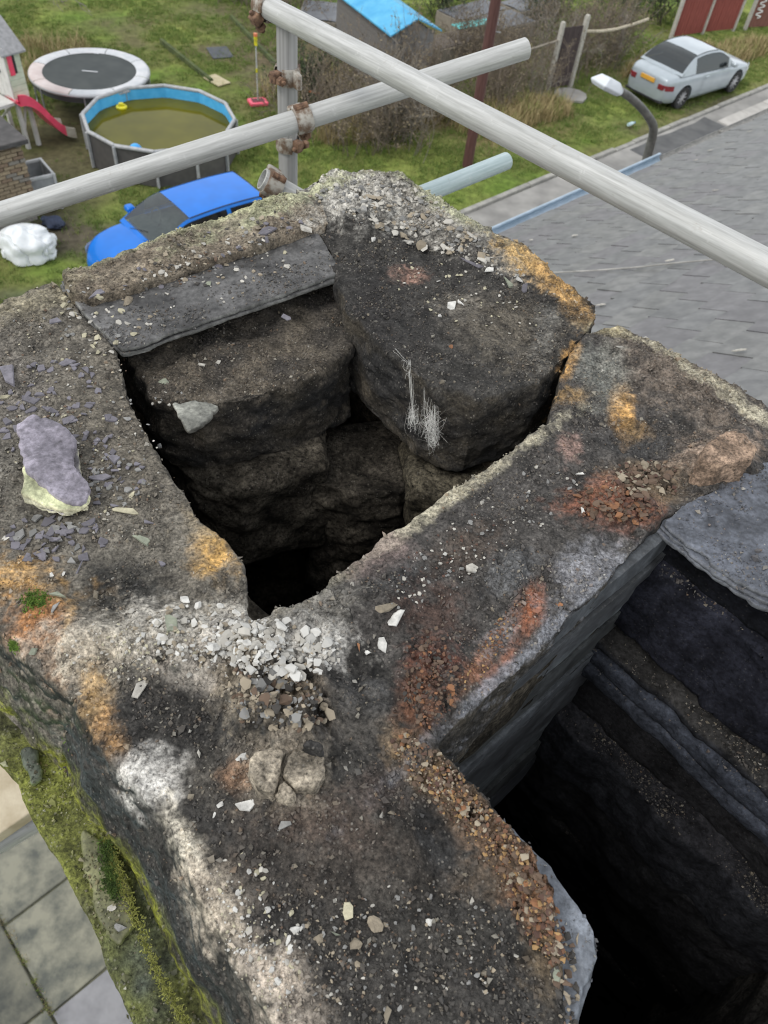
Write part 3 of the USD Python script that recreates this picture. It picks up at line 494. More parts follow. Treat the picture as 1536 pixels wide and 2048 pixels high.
NAMED = [ # x, y, length, width, turn, colour, kind, label
 (520, 1256, 44, 32, -25, 'white', 'lump', 'white mortar lump at the near tip of the first flue opening'),
 (512, 1292, 60, 36, 10, 'pale', 'lump', 'largest pale block in the white rubble heap below the flue tip'),
 (428, 1292, 38, 32, 0, 'white', 'lump', 'white lump left of the big pale block in the rubble heap'),
 (370, 1200, 38, 22, 10, 'white', 'lump', 'bluish white lump left of the flue tip, above the pale mortar'),
 (441, 1212, 30, 20, -20, 'white', 'lump', 'small white lump on the flue edge, upper of two'),
 (474, 1226, 32, 18, 25, 'white', 'lump', 'small white lump on the flue edge, lower of two'),
 (328, 1250, 66, 52, 20, 'green', 'flake', 'broad greenish grey flat flake on the pale mortar'),
 (278, 1280, 18, 22, 0, 'white', 'lump', 'little white lump left of the greenish flat flake'),
 (310, 1284, 34, 12, 10, 'white', 'flake', 'thin white sliver under the greenish flat flake'),
 (262, 1222, 20, 18, 30, 'pale', 'lump', 'pale pebble on the soot patch by the left wall'),
 (283, 1372, 72, 24, -60, 'pale', 'flake', 'long pale ragged flake at the head of the soot patch'),
 (378, 1350, 22, 14, -50, 'pale', 'lump', 'pale chip right of the long ragged flake'),
 (792, 1240, 66, 38, -40, 'white', 'lump', 'big white crusty flake on the divider beside the brown clump'),
 (764, 1290, 52, 28, 75, 'white', 'flake', 'white upright flake below the big crusty one'),
 (772, 1216, 80, 44, -25, 'beige', 'lump', 'brown grey crumbly clump on the divider'),
 (714, 1297, 16, 30, 10, 'orange', 'flake', 'small orange flake beside the white rubble heap'),
 (733, 1306, 24, 14, -15, 'white', 'lump', 'white chip right of the small orange flake'),
 (487, 1514, 40, 20, -18, 'white', 'lump', 'smooth white pebble left of the cracked mortar lumps'),
 (495, 1605, 58, 36, -30, 'white', 'flake', 'rough white flake below the cracked mortar lumps'),
 (440, 1610, 22, 16, -40, 'white', 'lump', 'small white chip left of the rough white flake'),
 (428, 1630, 8, 18, 10, 'white', 'lump', 'tiny upright white chip at the pale lichen edge'),
 (566, 1652, 42, 22, -30, 'grey', 'flake', 'blue-grey flake on the brown near wall'),
 (695, 1824, 34, 46, 5, 'cream', 'lump', 'cream stone on the near wall, left of two'),
 (751, 1848, 44, 40, 20, 'beige', 'lump', 'beige angular stone on the near wall, right of two'),
 (711, 1889, 34, 30, 0, 'beige', 'lump', 'beige chip below the two cream stones'),
 (674, 1864, 26, 14, 15, 'green', 'flake', 'small greenish flake left of the beige chip'),
 (640, 1876, 26, 22, -20, 'beige', 'lump', 'small beige chip at the edge of the white lichen'),
 (590, 1860, 28, 20, 0, 'white', 'lump', 'white chip on the white lichen, upper of two'),
 (576, 1880, 14, 26, 10, 'white', 'lump', 'white chip on the white lichen, lower of two'),
 (859, 1845, 22, 18, 40, 'white', 'lump', 'bright white chip alone on the dark near wall'),
 (1074, 1808, 40, 28, 10, 'orange', 'lump', 'orange stone at the edge of the blue slate tongue'),
 (1110, 1822, 26, 20, 30, 'orange', 'lump', 'orange crumb lying on the blue slate tongue'),
 (1112, 1948, 22, 34, 10, 'green', 'lump', 'grey-green stone with a hole at the slate tongue'),
 (1156, 1880, 10, 30, 10, 'beige', 'flake', 'hooked brown crumb on the slate tongue'),
 (1118, 1890, 24, 16, 20, 'beige', 'lump', 'brown crumb near the middle of the slate tongue'),
 (945, 1138, 40, 26, 20, 'pale', 'flake', 'pale flake on the divider above the orange streaks'),
 (890, 1108, 14, 14, 45, 'white', 'lump', 'white triangular chip on the divider near the flue edge'),
 (1160, 949, 26, 9, -5, 'white', 'flake', 'white sliver on the grey part of the right wall'),
 (1165, 1022, 10, 20, -10, 'white', 'flake', 'pale sliver beside the orange brick remains'),
 (1138, 1142, 12, 16, 0, 'grey', 'lump', 'grey chip on the smooth slate at the flue rim'),
 (1118, 1210, 22, 16, 10, 'orange', 'lump', 'orange crumb on the rim of the second flue'),
 (1056, 990, 14, 24, -10, 'grey', 'flake', 'blue-grey flake on the divider'),
 (1240, 694, 24, 12, 5, 'pale', 'lump', 'pale oval pebble at the far end of the right wall'),
 (1292, 676, 14, 12, 0, 'pale', 'lump', 'round pebble on the outer edge of the right wall'),
 (612, 460, 30, 44, -30, 'pale', 'lump', 'pale stone standing at the right end of the slate slab'),
 (421, 527, 66, 36, 10, 'purple', 'flake', 'curled purple slate flake on the slate slab'),
 (417, 568, 18, 20, 0, 'green', 'lump', 'pale green pebble on the slate slab'),
 (254, 604, 28, 44, 20, 'beige', 'lump', 'beige stone on the left part of the slate slab'),
 (196, 588, 62, 20, -25, 'purple', 'flake', 'dark purple shard at the left end of the slate slab'),
 (572, 534, 24, 20, 0, 'pale', 'lump', 'pale cube-like chip on the slate slab'),
 (570, 506, 18, 18, 0, 'cream', 'lump', 'cream chip on the mortar over the slate slab'),
 (535, 462, 62, 32, -15, 'purple', 'flake', 'flat purple slate in the mortar over the slab'),
 (573, 636, 32, 18, 35, 'purple', 'flake', 'purple flake on the sooty stone under the slab'),
 (437, 725, 14, 18, 20, 'pale', 'lump', 'pale pebble behind the grey pointed slate'),
 (404, 730, 22, 16, 0, 'pale', 'lump', 'round grey pebble behind the grey pointed slate'),
 (327, 764, 28, 24, 0, 'green', 'lump', 'greenish pebble left of the grey pointed slate'),
 (321, 892, 20, 18, 0, 'grey', 'lump', 'grey pebble on the brink of the first flue'),
 (1012, 564, 26, 50, -15, 'green', 'flake', 'greenish upright slate sliver on the capping stone'),
 (1050, 575, 18, 40, 10, 'purple', 'flake', 'purple slate sliver on the capping stone by the yellow lichen'),
 (1038, 558, 36, 20, 20, 'white', 'flake', 'white flake between two slate slivers'),
 (978, 540, 34, 18, -20, 'white', 'flake', 'white flake at the head of the greenish sliver'),
 (945, 527, 70, 16, 25, 'purple', 'flake', 'long thin purple shard on the capping stone'),
 (905, 610, 26, 40, 15, 'white', 'flake', 'white crust, upper part of the pale splash on the capping stone'),
 (922, 606, 18, 26, 0, 'white', 'flake', 'white crust, right part of the pale splash on the capping stone'),
 (880, 632, 14, 12, 0, 'white', 'flake', 'white speck below the pale splash on the capping stone'),
 (878, 562, 14, 8, 0, 'white', 'lump', 'single white chip on the dark middle of the capping stone'),
 (747, 479, 20, 16, 0, 'white', 'lump', 'white chip at the dark edge under the pale crest'),
 (694, 463, 24, 16, 0, 'pale', 'lump', 'pale chip at the left edge of the capping stone'),
 (817, 484, 34, 16, -5, 'pale', 'lump', 'pale long chip in the debris on the capping stone'),
 (903, 694, 14, 16, 0, 'orange', 'lump', 'orange fleck on the face of the capping stone'),
 (152, 1140, 20, 92, 8, 'purple', 'flake', 'long upright purple slate shard at the lichen edge'),
 (112, 1196, 40, 34, 0, 'green', 'flake', 'grey-green slate beside the moss tuft'),
 (112, 1216, 16, 34, 10, 'grey', 'flake', 'grey upright slate below the grey-green one'),
 (103, 1150, 14, 16, 0, 'white', 'lump', 'white chip in the orange lichen'),
 (128, 1148, 10, 16, 0, 'white', 'lump', 'white chip left of the upright purple shard'),
 (66, 1304, 26, 22, 0, 'green', 'lump', 'grey-green pebble low on the orange lichen'),
 (15, 745, 30, 90, -15, 'purple', 'flake', 'grey-purple slate at the left edge of the picture'),
 (62, 800, 54, 22, 15, 'purple', 'flake', 'purple flake above the big purple slate'),
 (100, 820, 44, 18, 20, 'purple', 'flake', 'broken purple flake touching the big slate'),
 (135, 840, 40, 22, -30, 'purple', 'flake', 'purple flake at the right shoulder of the big slate'),
 (230, 920, 40, 28, 10, 'purple', 'flake', 'purple flake in the middle of the left wall'),
 (205, 955, 60, 24, 5, 'purple', 'flake', 'wide purple flake right of the big slate'),
 (250, 1022, 62, 22, 8, 'cream', 'flake', 'cream flake below the purple flakes of the left wall'),
 (298, 1045, 32, 18, 10, 'purple', 'flake', 'lone purple flake near the flue edge'),
 (263, 990, 16, 28, 15, 'cream', 'lump', 'cream upright chip on the left wall'),
 (320, 1128, 34, 16, -5, 'purple', 'flake', 'purple flake between soot patch and yellow lichen'),
 (280, 1082, 56, 34, 20, 'green', 'flake', 'pale greenish flake above the soot patch'),
 (12, 1076, 20, 18, 0, 'pale', 'lump', 'pale pebble at the left edge above the orange lichen'),
 (10, 795, 34, 14, 0, 'cream', 'flake', 'cream flake at the left edge of the picture'),
 (115, 640, 40, 18, -20, 'purple', 'flake', 'purple flake near the slate slab, on the left wall'),
 (135, 725, 40, 26, 10, 'purple', 'flake', 'purple flake half way along the left wall'),
 (255, 837, 24, 14, 30, 'grey', 'flake', 'thin grey flake on the brink of the first flue'),
 (223, 1816, 26, 18, 0, 'pale', 'lump', 'grey chip on the algae-green drip course'),
 (240, 1856, 30, 14, 20, 'grey', 'flake', 'grey flake on the drip slate'),
]
for (x, y, L, W, a, c, k, lab) in NAMED: place_chip(x, y, L, W, a, c, k, lab)
def scatter(n, cx, cy, rx, ry, ang, size, colours, kind, label, group, flat=None):
    a = math.radians(ang); keep = int(n * (.26 if kind == 'lump' else .75)); n = int(n * 1.7)
    for k_ in range(n):
        r, th = math.sqrt(cr.random()), cr.uniform(0, 2 * np.pi); dx, dy = r * math.cos(th) * rx, r * math.sin(th) * ry
        x, y = cx + dx * math.cos(a) - dy * math.sin(a), cy + dx * math.sin(a) + dy * math.cos(a)
        L = size[0] + (size[1] - size[0]) * cr.random() ** 1.6; place_chip(x, y, L, L * cr.uniform(0.55, 0.95), cr.uniform(0, 180), colours[cr.integers(len(colours))], kind, label, group, rest=bool(k_ >= keep))
scatter(150, 545, 1295, 140, 56, 8, (9, 40), ['white', 'white', 'pale', 'pale'], 'lump', 'white mortar fragment in the rubble heap below the flue tip', 'white rubble heap')
scatter(48, 390, 1265, 120, 60, 0, (9, 30), ['pale', 'white', 'beige'], 'lump', 'pale mortar fragment beside the greenish flat flake', 'pale mortar fragments near the flue tip')
scatter(56, 560, 1400, 105, 58, 15, (10, 44), ['beige', 'brown', 'beige', 'dark', 'grey'], 'lump', 'brown crumbled mortar lump below the white rubble heap', 'brown crumbled mortar')
scatter(60, 850, 460, 150, 38, 22, (14, 36), ['pale', 'grey', 'pale', 'beige'], 'lump', 'grey mortar fragment under the crest of the capping stone', 'grey fragments on the capping stone')
scatter(46, 740, 395, 110, 34, 0, (12, 26), ['pale', 'pale', 'grey'], 'lump', 'pale mortar fragment on the crest of the capping stone', 'pale fragments on the crest')
scatter(42, 110, 830, 120, 110, 40, (14, 32), ['purple'], 'flake', 'small purple slate flake above the big purple slate', 'purple flakes on the left wall')
scatter(34, 110, 1080, 100, 50, 0, (16, 40), ['purple', 'purple', 'grey'], 'flake', 'purple slate flake below the big purple slate', 'purple flakes below the big slate')
scatter(26, 230, 960, 60, 60, 0, (12, 28), ['purple', 'grey'], 'flake', 'purple slate flake right of the big purple slate', 'purple flakes right of the big slate')
scatter(80, 880, 1560, 120, 38, 45, (6, 22), ['brown', 'beige', 'orange', 'brown'], 'lump', 'brown crumb at the corner of the second flue', 'brown crumbs at the flue corner')
scatter(90, 1060, 1800, 40, 120, -25, (7, 26), ['orange', 'brown', 'beige', 'brown'], 'lump', 'orange-brown crumb along the slate tongue', 'orange crumbs by the slate tongue')
scatter(40, 1130, 1960, 26, 100, -5, (10, 24), ['beige', 'brown', 'dark'], 'lump', 'beige crumb low along the slate tongue', 'beige crumbs by the slate tongue')
scatter(60, 865, 1370, 50, 90, 0, (6, 24), ['brown', 'brown', 'orange', 'dark'], 'lump', 'red-brown crumb at the foot of the orange streaks', 'red-brown crumbs on the divider')
scatter(40, 1230, 1010, 80, 34, 8, (12, 32), ['orange', 'brown', 'brown'], 'lump', 'orange brick crumb at the corner of the overhanging slab', 'orange brick crumbs')
scatter(26, 1290, 960, 60, 34, 0, (14, 34), ['brown', 'beige'], 'lump', 'brown lump in the hollow of the right wall', 'brown lumps in the right wall')
scatter(30, 520, 1840, 70, 160, -28, (10, 22), ['white', 'pale', 'cream'], 'lump', 'pale chip along the white lichen edge of the near wall', 'chips along the lichen edge')
scatter(60, 780, 1900, 260, 130, 0, (8, 18), ['pale', 'grey', 'dark', 'beige'], 'lump', 'small chip scattered over the dark near wall', 'chips on the near wall')
scatter(40, 980, 1060, 240, 60, -38, (8, 18), ['pale', 'grey', 'dark'], 'lump', 'small chip scattered along the divider', 'chips on the divider')
scatter(34, 430, 500, 200, 40, -22, (10, 24), ['pale', 'beige', 'dark', 'purple'], 'lump', 'small chip in the mortar over the slate slab', 'chips over the slate slab')
scatter(22, 420, 590, 170, 35, -22, (8, 16), ['pale', 'beige', 'dark'], 'lump', 'small chip lying on the long slate slab', 'chips on the slate slab')
scatter(30, 180, 640, 100, 60, 20, (10, 24), ['pale', 'grey', 'cream'], 'lump', 'small pale chip at the far end of the left wall', 'chips at the end of the left wall')
scatter(24, 350, 840, 60, 60, 40, (8, 18), ['grey', 'dark', 'pale'], 'lump', 'small chip on the shoulder of the stone under the slab', 'chips on the flue stone')
scatter(30, 930, 590, 160, 60, 20, (7, 14), ['pale', 'cream'], 'lump', 'small pale chip on the dark capping stone', 'chips on the capping stone')
def crumbs(n, cx, cy, rx, ry, ang, size, colours):
    a = math.radians(ang)
    for _ in range(n):
        r, th = cr.random() ** .7, cr.uniform(0, 2 * np.pi); dx, dy = r * math.cos(th) * rx, r * math.sin(th) * ry; L = size[0] + (size[1] - size[0]) * cr.random() ** 2
        place_chip(cx + dx * math.cos(a) - dy * math.sin(a), cy + dx * math.sin(a) + dy * math.cos(a), L, L * cr.uniform(.6, 1), cr.uniform(0, 180), colours[cr.integers(len(colours))], 'lump', '', rest=True)
CHIPC.update(rust=(104, 74, 56), darkrust=(82, 60, 50), sand=(150, 120, 80))
crumbs(260, 862, 1350, 60, 100, 0, (5, 17), ['rust', 'darkrust', 'darkrust', 'brown', 'dark']); crumbs(220, 1225, 1012, 100, 38, 8, (5, 20), ['rust', 'rust', 'darkrust', 'brown']); crumbs(160, 1290, 960, 80, 40, 0, (5, 18), ['brown', 'darkrust', 'beige'])
crumbs(320, 880, 1565, 130, 44, 45, (5, 17), ['sand', 'brown', 'brown', 'beige', 'darkrust']); crumbs(300, 985, 1685, 130, 44, 50, (5, 16), ['sand', 'brown', 'brown', 'rust']); crumbs(320, 1065, 1810, 44, 130, -24, (5, 20), ['rust', 'brown', 'sand', 'darkrust'])
crumbs(240, 545, 1400, 110, 64, 15, (6, 22), ['beige', 'brown', 'beige', 'dark', 'grey']); crumbs(360, 500, 1300, 190, 60, 4, (4, 16), ['pale', 'white', 'pale', 'beige']); crumbs(220, 260, 1300, 140, 60, 0, (4, 14), ['pale', 'beige', 'cream'])
crumbs(300, 760, 410, 150, 46, 12, (4, 16), ['pale', 'pale', 'grey', 'beige']); crumbs(200, 930, 490, 140, 28, 30, (4, 14), ['pale', 'grey', 'beige']); crumbs(420, 150, 850, 150, 260, -25, (4, 11), ['grey', 'beige', 'cream', 'pale', 'brown']); crumbs(160, 430, 520, 210, 36, -22, (5, 16), ['beige', 'brown', 'grey', 'pale', 'dark'])
crumbs(160, 985, 1290, 22, 120, 35, (4, 12), ['rust', 'sand', 'rust']); crumbs(200, 900, 1120, 160, 60, -35, (4, 12), ['dark', 'darkrust', 'grey', 'pale']); crumbs(300, 760, 1880, 260, 130, 0, (4, 11), ['dark', 'grey', 'beige', 'brown']); crumbs(220, 500, 1880, 60, 170, -28, (3, 10), ['cream', 'pale', 'white'])
rest_mesh = cat([m for m, c in REST]); single('rubble', rest_mesh, GRIT, 'smaller broken mortar and slate rubble strewn between the larger chips', 'rubble', False, kind='stuff', tint=np.vstack([c for m, c in REST]))
# the big purple slate: purple bed, cream broken edge
def slate_thing(name, label, catname, leaves, seed):
    V_, F_, T_, o = [], [], [], 0
    for k, (poly, col, edge, dz, th) in enumerate(leaves):
        q = pxy(poly, TOP + 0.02); zz = max(settle(*np.mean(poly, 0))[2], TOP) + dz
        v, f, t = slate_piece(None, name, q, zz, th, 1, col, edge, None, seed + k, 0.0035, True, step=0.008, amp=0.0028, rough=((0.04, 0.004), (0.012, 0.002), (0.005, 0.0008)))
        V_.append(v); F_.append(f + o); T_.append(t * ALB); o += len(v)
    return single(name, (np.vstack(V_), np.vstack(F_)), SLATE, label, catname, True, tint=np.vstack(T_))
slate_thing('loose_slate', 'big purple slate slab with a pale broken edge lying on the left wall', 'slate', [
    ([(33, 850), (62, 830), (100, 838), (134, 852), (152, 875), (150, 930), (178, 970), (176, 1000), (150, 1012), (100, 985), (45, 940), (40, 900)], (120, 115, 124), (128, 122, 130), 0.022, 0.008),
    ([(40, 900), (60, 935), (110, 975), (150, 990), (178, 985), (176, 1006), (150, 1014), (110, 1012), (70, 996), (45, 985), (46, 940)], (160, 162, 128), (196, 192, 160), 0.0165, 0.006),
    ([(44, 945), (80, 960), (150, 990), (177, 992), (174, 1008), (132, 1016), (76, 998), (46, 985)], (156, 154, 130), (186, 182, 156), 0.0115, 0.006),
    ([(36, 860), (150, 880), (170, 975), (166, 1004), (122, 1014), (62, 994), (42, 950)], (120, 116, 118), (176, 172, 148), 0.006, 0.007)], 501)
slate_thing('loose_slate', 'grey pointed slate lying on the sooty stone under the slab', 'slate', [
    ([(321, 730), (346, 742), (374, 738), (435, 744), (420, 768), (396, 786), (366, 800), (352, 776), (345, 760)], (128, 128, 120), (118, 116, 108), -0.045, 0.007)], 521)
# two cracked lumps of mortar
for k, (poly, lab) in enumerate([([(500, 1512), (540, 1498), (575, 1500), (562, 1545), (545, 1590), (515, 1580), (498, 1545)], 'cracked pale mortar cake, left half'),
                                 ([(580, 1505), (620, 1500), (648, 1515), (650, 1550), (630, 1578), (590, 1575), (566, 1550)], 'cracked pale mortar cake, right half'),
                                 ([(548, 1592), (566, 1556), (588, 1580), (596, 1600), (575, 1606)], 'cracked pale mortar cake, small lower piece'),
                                 ([(592, 1498), (620, 1480), (650, 1490), (645, 1510), (620, 1502)], 'dark scab of mortar on the right half of the cracked cake'), ([(1388, 940), (1402, 905), (1440, 882), (1478, 890), (1502, 918), (1492, 940), (1430, 950)], 'tan rounded boulder in the mortar of the right wall')]):
    c = settle(*np.mean(poly, 0)); hh_ = 0.03 if k == 4 else 0.012 + 0.003 * (k == 3)
    v, f = slab(pxy(poly, c[2] + 0.008), c[2] + hh_, 0.024 + hh_, 0.0028, 5, ((0.04, 0.004), (0.012, 0.002), (0.006, 0.001)), 541 + k)
    t = lin((60, 58, 56) if k == 3 else (132, 112, 95) if k == 4 else (150, 140, 124)) * (0.6 + 0.9 * np.clip(fbm(v, 0.02, 4, 9) * 2 + .5, 0, 1)[:, None]) * ALB
    single('mortar_lump', (v, f), ROCK, lab, 'mortar lump', True, tint=t)
# grit: tens of thousands of crumbs
gr = np.random.default_rng(5)
def grit(n):
    tv = np.vstack([v[f].mean(1) for v, f, nn, t in tops]); tn = np.vstack([np.cross(v[f[:, 1]] - v[f[:, 0]], v[f[:, 2]] - v[f[:, 0]]) for v, f, nn, t in tops]); tt = np.vstack([t[f].mean(1) for v, f, nn, t in tops])
    ar = np.linalg.norm(tn, axis=1) / 2; up = tn[:, 2] / np.maximum(ar * 2, 1e-12)
    dens = np.clip(fbm(tv, 0.06, 4, 121) * 4 + 0.45, 0.08, 1.3)
    w = ar * np.clip((up - 0.35) / 0.4, 0, 1) * dens; k = gr.choice(len(tv), n, p=w / w.sum())
    c = tv[k] + gr.normal(0, 0.0015, (n, 3)) * np.array([1, 1, 0]); s = 0.0008 + gr.gamma(1.5, 0.0006, n); s = np.minimum(s, 0.006)
    base = np.array([[1, 0, 0], [-1, 0, 0], [0, 1, 0], [0, -1, 0], [0, 0, 1], [0, 0, -1]], float)
    v = base[None] * gr.uniform(0.5, 1.25, (n, 6, 1)) * s[:, None, None] * np.array([1, 1, 0.75]) + gr.normal(0, 0.2, (n, 6, 3)) * s[:, None, None]
    q = gr.normal(size=(n, 4)); q /= np.linalg.norm(q, axis=1, keepdims=True); a, b, c_, d = q.T
    Rm = np.stack([np.stack([1 - 2 * (c_**2 + d**2), 2 * (b * c_ - a * d), 2 * (b * d + a * c_)], -1), np.stack([2 * (b * c_ + a * d), 1 - 2 * (b**2 + d**2), 2 * (c_ * d - a * b)], -1), np.stack([2 * (b * d - a * c_), 2 * (c_ * d + a * b), 1 - 2 * (b**2 + c_**2)], -1)], 1)
    v = np.einsum('nij,nkj->nki', Rm, v) + c[:, None] + np.array([0, 0, 1]) * (s * 0.35)[:, None, None]
    fo = np.array([[0, 2, 4], [2, 1, 4], [1, 3, 4], [3, 0, 4], [2, 0, 5], [1, 2, 5], [3, 1, 5], [0, 3, 5]])
    f = (fo[None] + (np.arange(n) * 6)[:, None, None]).reshape(-1, 3)
    pal = lin(np.array([(168, 162, 148), (140, 130, 112), (112, 104, 94), (82, 76, 70), (60, 58, 56), (190, 186, 176), (126, 104, 82)], float)); 
    pc = pal[gr.choice(7, n, p=[.08, .18, .22, .24, .17, .03, .08])] * gr.uniform(0.75, 1.2, (n, 1))
    m = gr.uniform(0.4, 1.05, (n, 1)).clip(0, 1); col = tt[k] * 1.0 * m + pc * (1 - m)
    return (v.reshape(-1, 3), f), np.repeat(col, 6, 0)
g, t = grit(115000)
single('grit', g, GRIT, 'fine mortar crumbs and grit strewn over the chimney top', 'grit', False, kind='stuff', tint=np.clip(t, 0, .9))
# moss
MOSS = surf('moss', (0.05, 0.10, 0.012), scale=150, rough=0.9, col2=(0.14, 0.22, 0.03))
MOSSD = surf('moss_dark', (0.03, 0.055, 0.008), scale=150, rough=0.9, col2=(0.08, 0.13, 0.02))
MOSSY = surf('moss_yellow', (0.16, 0.17, 0.03), scale=150, rough=0.9, col2=(0.32, 0.32, 0.09))
def moss(line, wid, n, hgt, m, label, zoff=0.0):
    r = np.random.default_rng(len(label)); L = np.array(line, float); V_, F_ = [], []
    for k in range(n):
        u = r.uniform(0, len(L) - 1.001); i = int(u); px = L[i] + (L[i + 1] - L[i]) * (u - i); px = px + r.normal(0, wid, 2)
        p = at(px[0], px[1], TOP + zoff); p = at(px[0], px[1], upv[_tree.query(p[:2])[1], 2] if zoff == 0 else TOP + zoff)
        h = hgt * r.uniform(.5, 1.2); d = r.normal(0, .45, 3); d[2] = 1; d /= np.linalg.norm(d); s = np.cross(d, r.normal(size=3)); s /= np.linalg.norm(s); s2 = np.cross(d, s); w = h * .22
        b = p - d * h * .3
        F_ += [(len(V_), len(V_) + 1, len(V_) + 3), (len(V_) + 1, len(V_) + 2, len(V_) + 3), (len(V_) + 2, len(V_), len(V_) + 3)]
        V_ += [b + s * w, b - s * w * .5 + s2 * w, b - s * w * .5 - s2 * w, p + d * h]
    return single('moss_clump', (np.array(V_), np.array(F_)), m, label, 'moss', False)
moss([(100, 1372), (128, 1410), (142, 1450), (156, 1492)], 8, 1500, 0.006, MOSS, 'bright green moss cushion at the corner of the near wall', -0.085)
moss([(212, 1690), (220, 1740), (228, 1790)], 8, 800, 0.005, MOSSD, 'dark green moss on the drip course', -0.115)
moss([(55, 1205), (85, 1200)], 9, 420, 0.006, MOSS, 'little green moss tuft in the orange lichen')
moss([(26, 1290), (28, 1296)], 5, 300, 0.005, MOSS, 'thin moss on the weathered outer corner')
moss([(222, 1700), (240, 1760), (275, 1850), (320, 1960), (372, 2048)], 7, 1300, 0.004, MOSSY, 'yellow-green moss line in the joint above the drip course', -0.115)
# cobwebs and a twig in the flue
WEB = usdkit.material(stage, '/World/Looks/cobweb', {'a': ('transparent_bsdf', {}), 'b': ('diffuse_bsdf', {'color': (0.5, 0.49, 0.45)}), 'm': ('mix_closure', {'fac': 0.26})}, [('a.BSDF', 'm.closure1'), ('b.BSDF', 'm.closure2')], surface='m.closure')
def cobweb(label, threads, clumps, dep, seed):
    r = np.random.default_rng(seed); lines = []
    def run(a, b, sag, n=9):
        u = np.linspace(0, 1, n); q = a + (b - a) * u[:, None] + r.normal(0, sag, 2) * np.sin(u * np.pi)[:, None] + r.normal(0, sag * .15, (n, 2)); d0, d1 = dep + .014 * (r.random(2) - .5)
        lines.append(np.array([far(x, y, d0 + (d1 - d0) * w) for (x, y), w in zip(q, u)]))
    for a, b, n in threads:
        for _ in range(n): run(np.array(a) + r.normal(0, 1.6, 2), np.array(b) + r.normal(0, 2.4, 2), 3.0)
    for cx, cy, rx, ry, n in clumps:
        for _ in range(n): c = np.array([cx, cy]) + r.normal(0, .5, 2) * (rx, ry); e = r.normal(0, 1, 2) * (rx * .5, ry * .55); run(c - e, c + e, 4.0, 6)
    x = thing('cobweb', label, 'cobweb', lines[0][0])
    for k in (9, 6):
        sub = [l - lines[0][0] for l in lines if len(l) == k]
        if sub: tag(curves(x, 'strands' if k == 9 else 'matted_dust', sub, 0.0008, WEB), kind='stuff')
cobweb('dusty cobweb hanging in a single strand, left of two', [((818, 722), (826, 838), 12), ((790, 700), (822, 730), 3)], [(825, 836, 9, 20, 70), (816, 738, 10, 10, 16)], 1.25, 3)
cobweb('dusty matted cobweb hanging beside the single strand', [((850, 775), (856, 860), 6), ((872, 785), (868, 890), 6)], [(862, 850, 17, 30, 120), (866, 885, 8, 16, 40)], 1.245, 4)

# ================================================================== GROUND
def axis_steps(lo, hi, step): 
    inner = np.arange(lo, hi + 1e-6, step); return np.concatenate([[lo - 260, lo - 120, lo - 50, lo - 20, lo - 6], inner, [hi + 6, hi + 20, hi + 50, hi + 120, hi + 260]])
LAWN = usdkit.material(stage, '/World/Looks/lawn', {
    'tc': ('texture_coordinate', {}), 'at': ('attribute', {'attribute': 'tint'}), 'n': ('noise_texture', {'scale': 5.0, 'detail': 8.0, 'roughness': 0.75}),
    'm': ('map_range', {'from_min': 0.3, 'from_max': 0.7, 'to_min': 0.5, 'to_max': 1.6}), 'cc': ('combine_color', {}), 'c': ('mix_color', {'blend_type': 'multiply', 'fac': 1.0, 'use_clamp_result': False}),
    'p': ('principled_bsdf', {'roughness': 0.95, 'specular_ior_level': 0.15}), 'b': ('bump', {'strength': 0.6, 'distance': 0.05})},
    [('tc.object', 'n.vector'), ('n.fac', 'm.value'), ('m.result', 'cc.r'), ('m.result', 'cc.g'), ('m.result', 'cc.b'), ('at.color', 'c.a'), ('cc.color', 'c.b'), ('c.result', 'p.base_color'), ('n.fac', 'b.height'), ('b.normal', 'p.normal')], surface='p.BSDF')
def ground_tint(p):
    s, n = p[:, :2] @ U, -(p[:, :2] @ V)
    k = np.clip(fbm(np.c_[p[:, :2], np.zeros(len(p))], 2.2, 5, 201) * 3 + 0.5, 0, 1)[:, None]; k2 = np.clip(fbm(np.c_[p[:, :2], np.zeros(len(p))], 0.7, 5, 203) * 4 + 0.35, 0, 1)[:, None]
    g = np.array([0.095, 0.145, 0.026]) * (1 - k) + np.array([0.175, 0.205, 0.052]) * k
    g = g * (1 - k2 * .55) + np.array([0.12, 0.105, 0.045]) * k2 * .55
    nz = fbm(np.c_[p[:, :2], np.zeros(len(p))], 1.2, 4, 205) * 1.6
    for (x, y, rx, ry, col, st) in [(-9.0, 18.6, 1.9, 2.2, (0.085, 0.07, 0.04), .85), (-8.6, 16.4, 2.3, 2.0, (0.10, 0.09, 0.05), .7), (-7.6, 14.4, 1.3, 1.0, (0.075, 0.062, 0.05), .8), (-6.6, 12.2, 1.6, .7, (0.05, 0.05, 0.05), .8),
                                    (-1.5, 23.0, 4.2, 1.7, (0.10, 0.075, 0.045), .85), (1.8, 23.2, 2.4, 1.6, (0.16, 0.125, 0.06), .75), (-3.3, 26, 3.5, 2.5, (0.09, 0.07, 0.045), .9), (0, 27, 9, 3.2, (0.11, 0.09, 0.055), .8), (8.3, 27.0, 1.9, 1.3, (0.06, 0.055, 0.04), .6), (-11.4, 23.6, 1.6, 2.2, (0.09, 0.085, 0.04), .7),
                                    (6.2, 30.5, 2.6, 1.1, (0.2, 0.17, 0.08), .5), (9.4, 31.0, 2.6, 1.1, (0.22, 0.19, 0.09), .6)]:
        d = np.hypot((p[:, 0] - x) / rx, (p[:, 1] - y) / ry) + nz; w = (np.clip((1.3 - d) / .6, 0, 1) * st)[:, None]; g = g * (1 - w) + np.array(col) * w
    return g
xs, ys = axis_steps(-26, 24, 0.25), axis_steps(-6, 52, 0.25)
X, Y = np.meshgrid(xs, ys, indexing='ij'); P0 = np.c_[X.ravel(), Y.ravel(), np.zeros(X.size)]
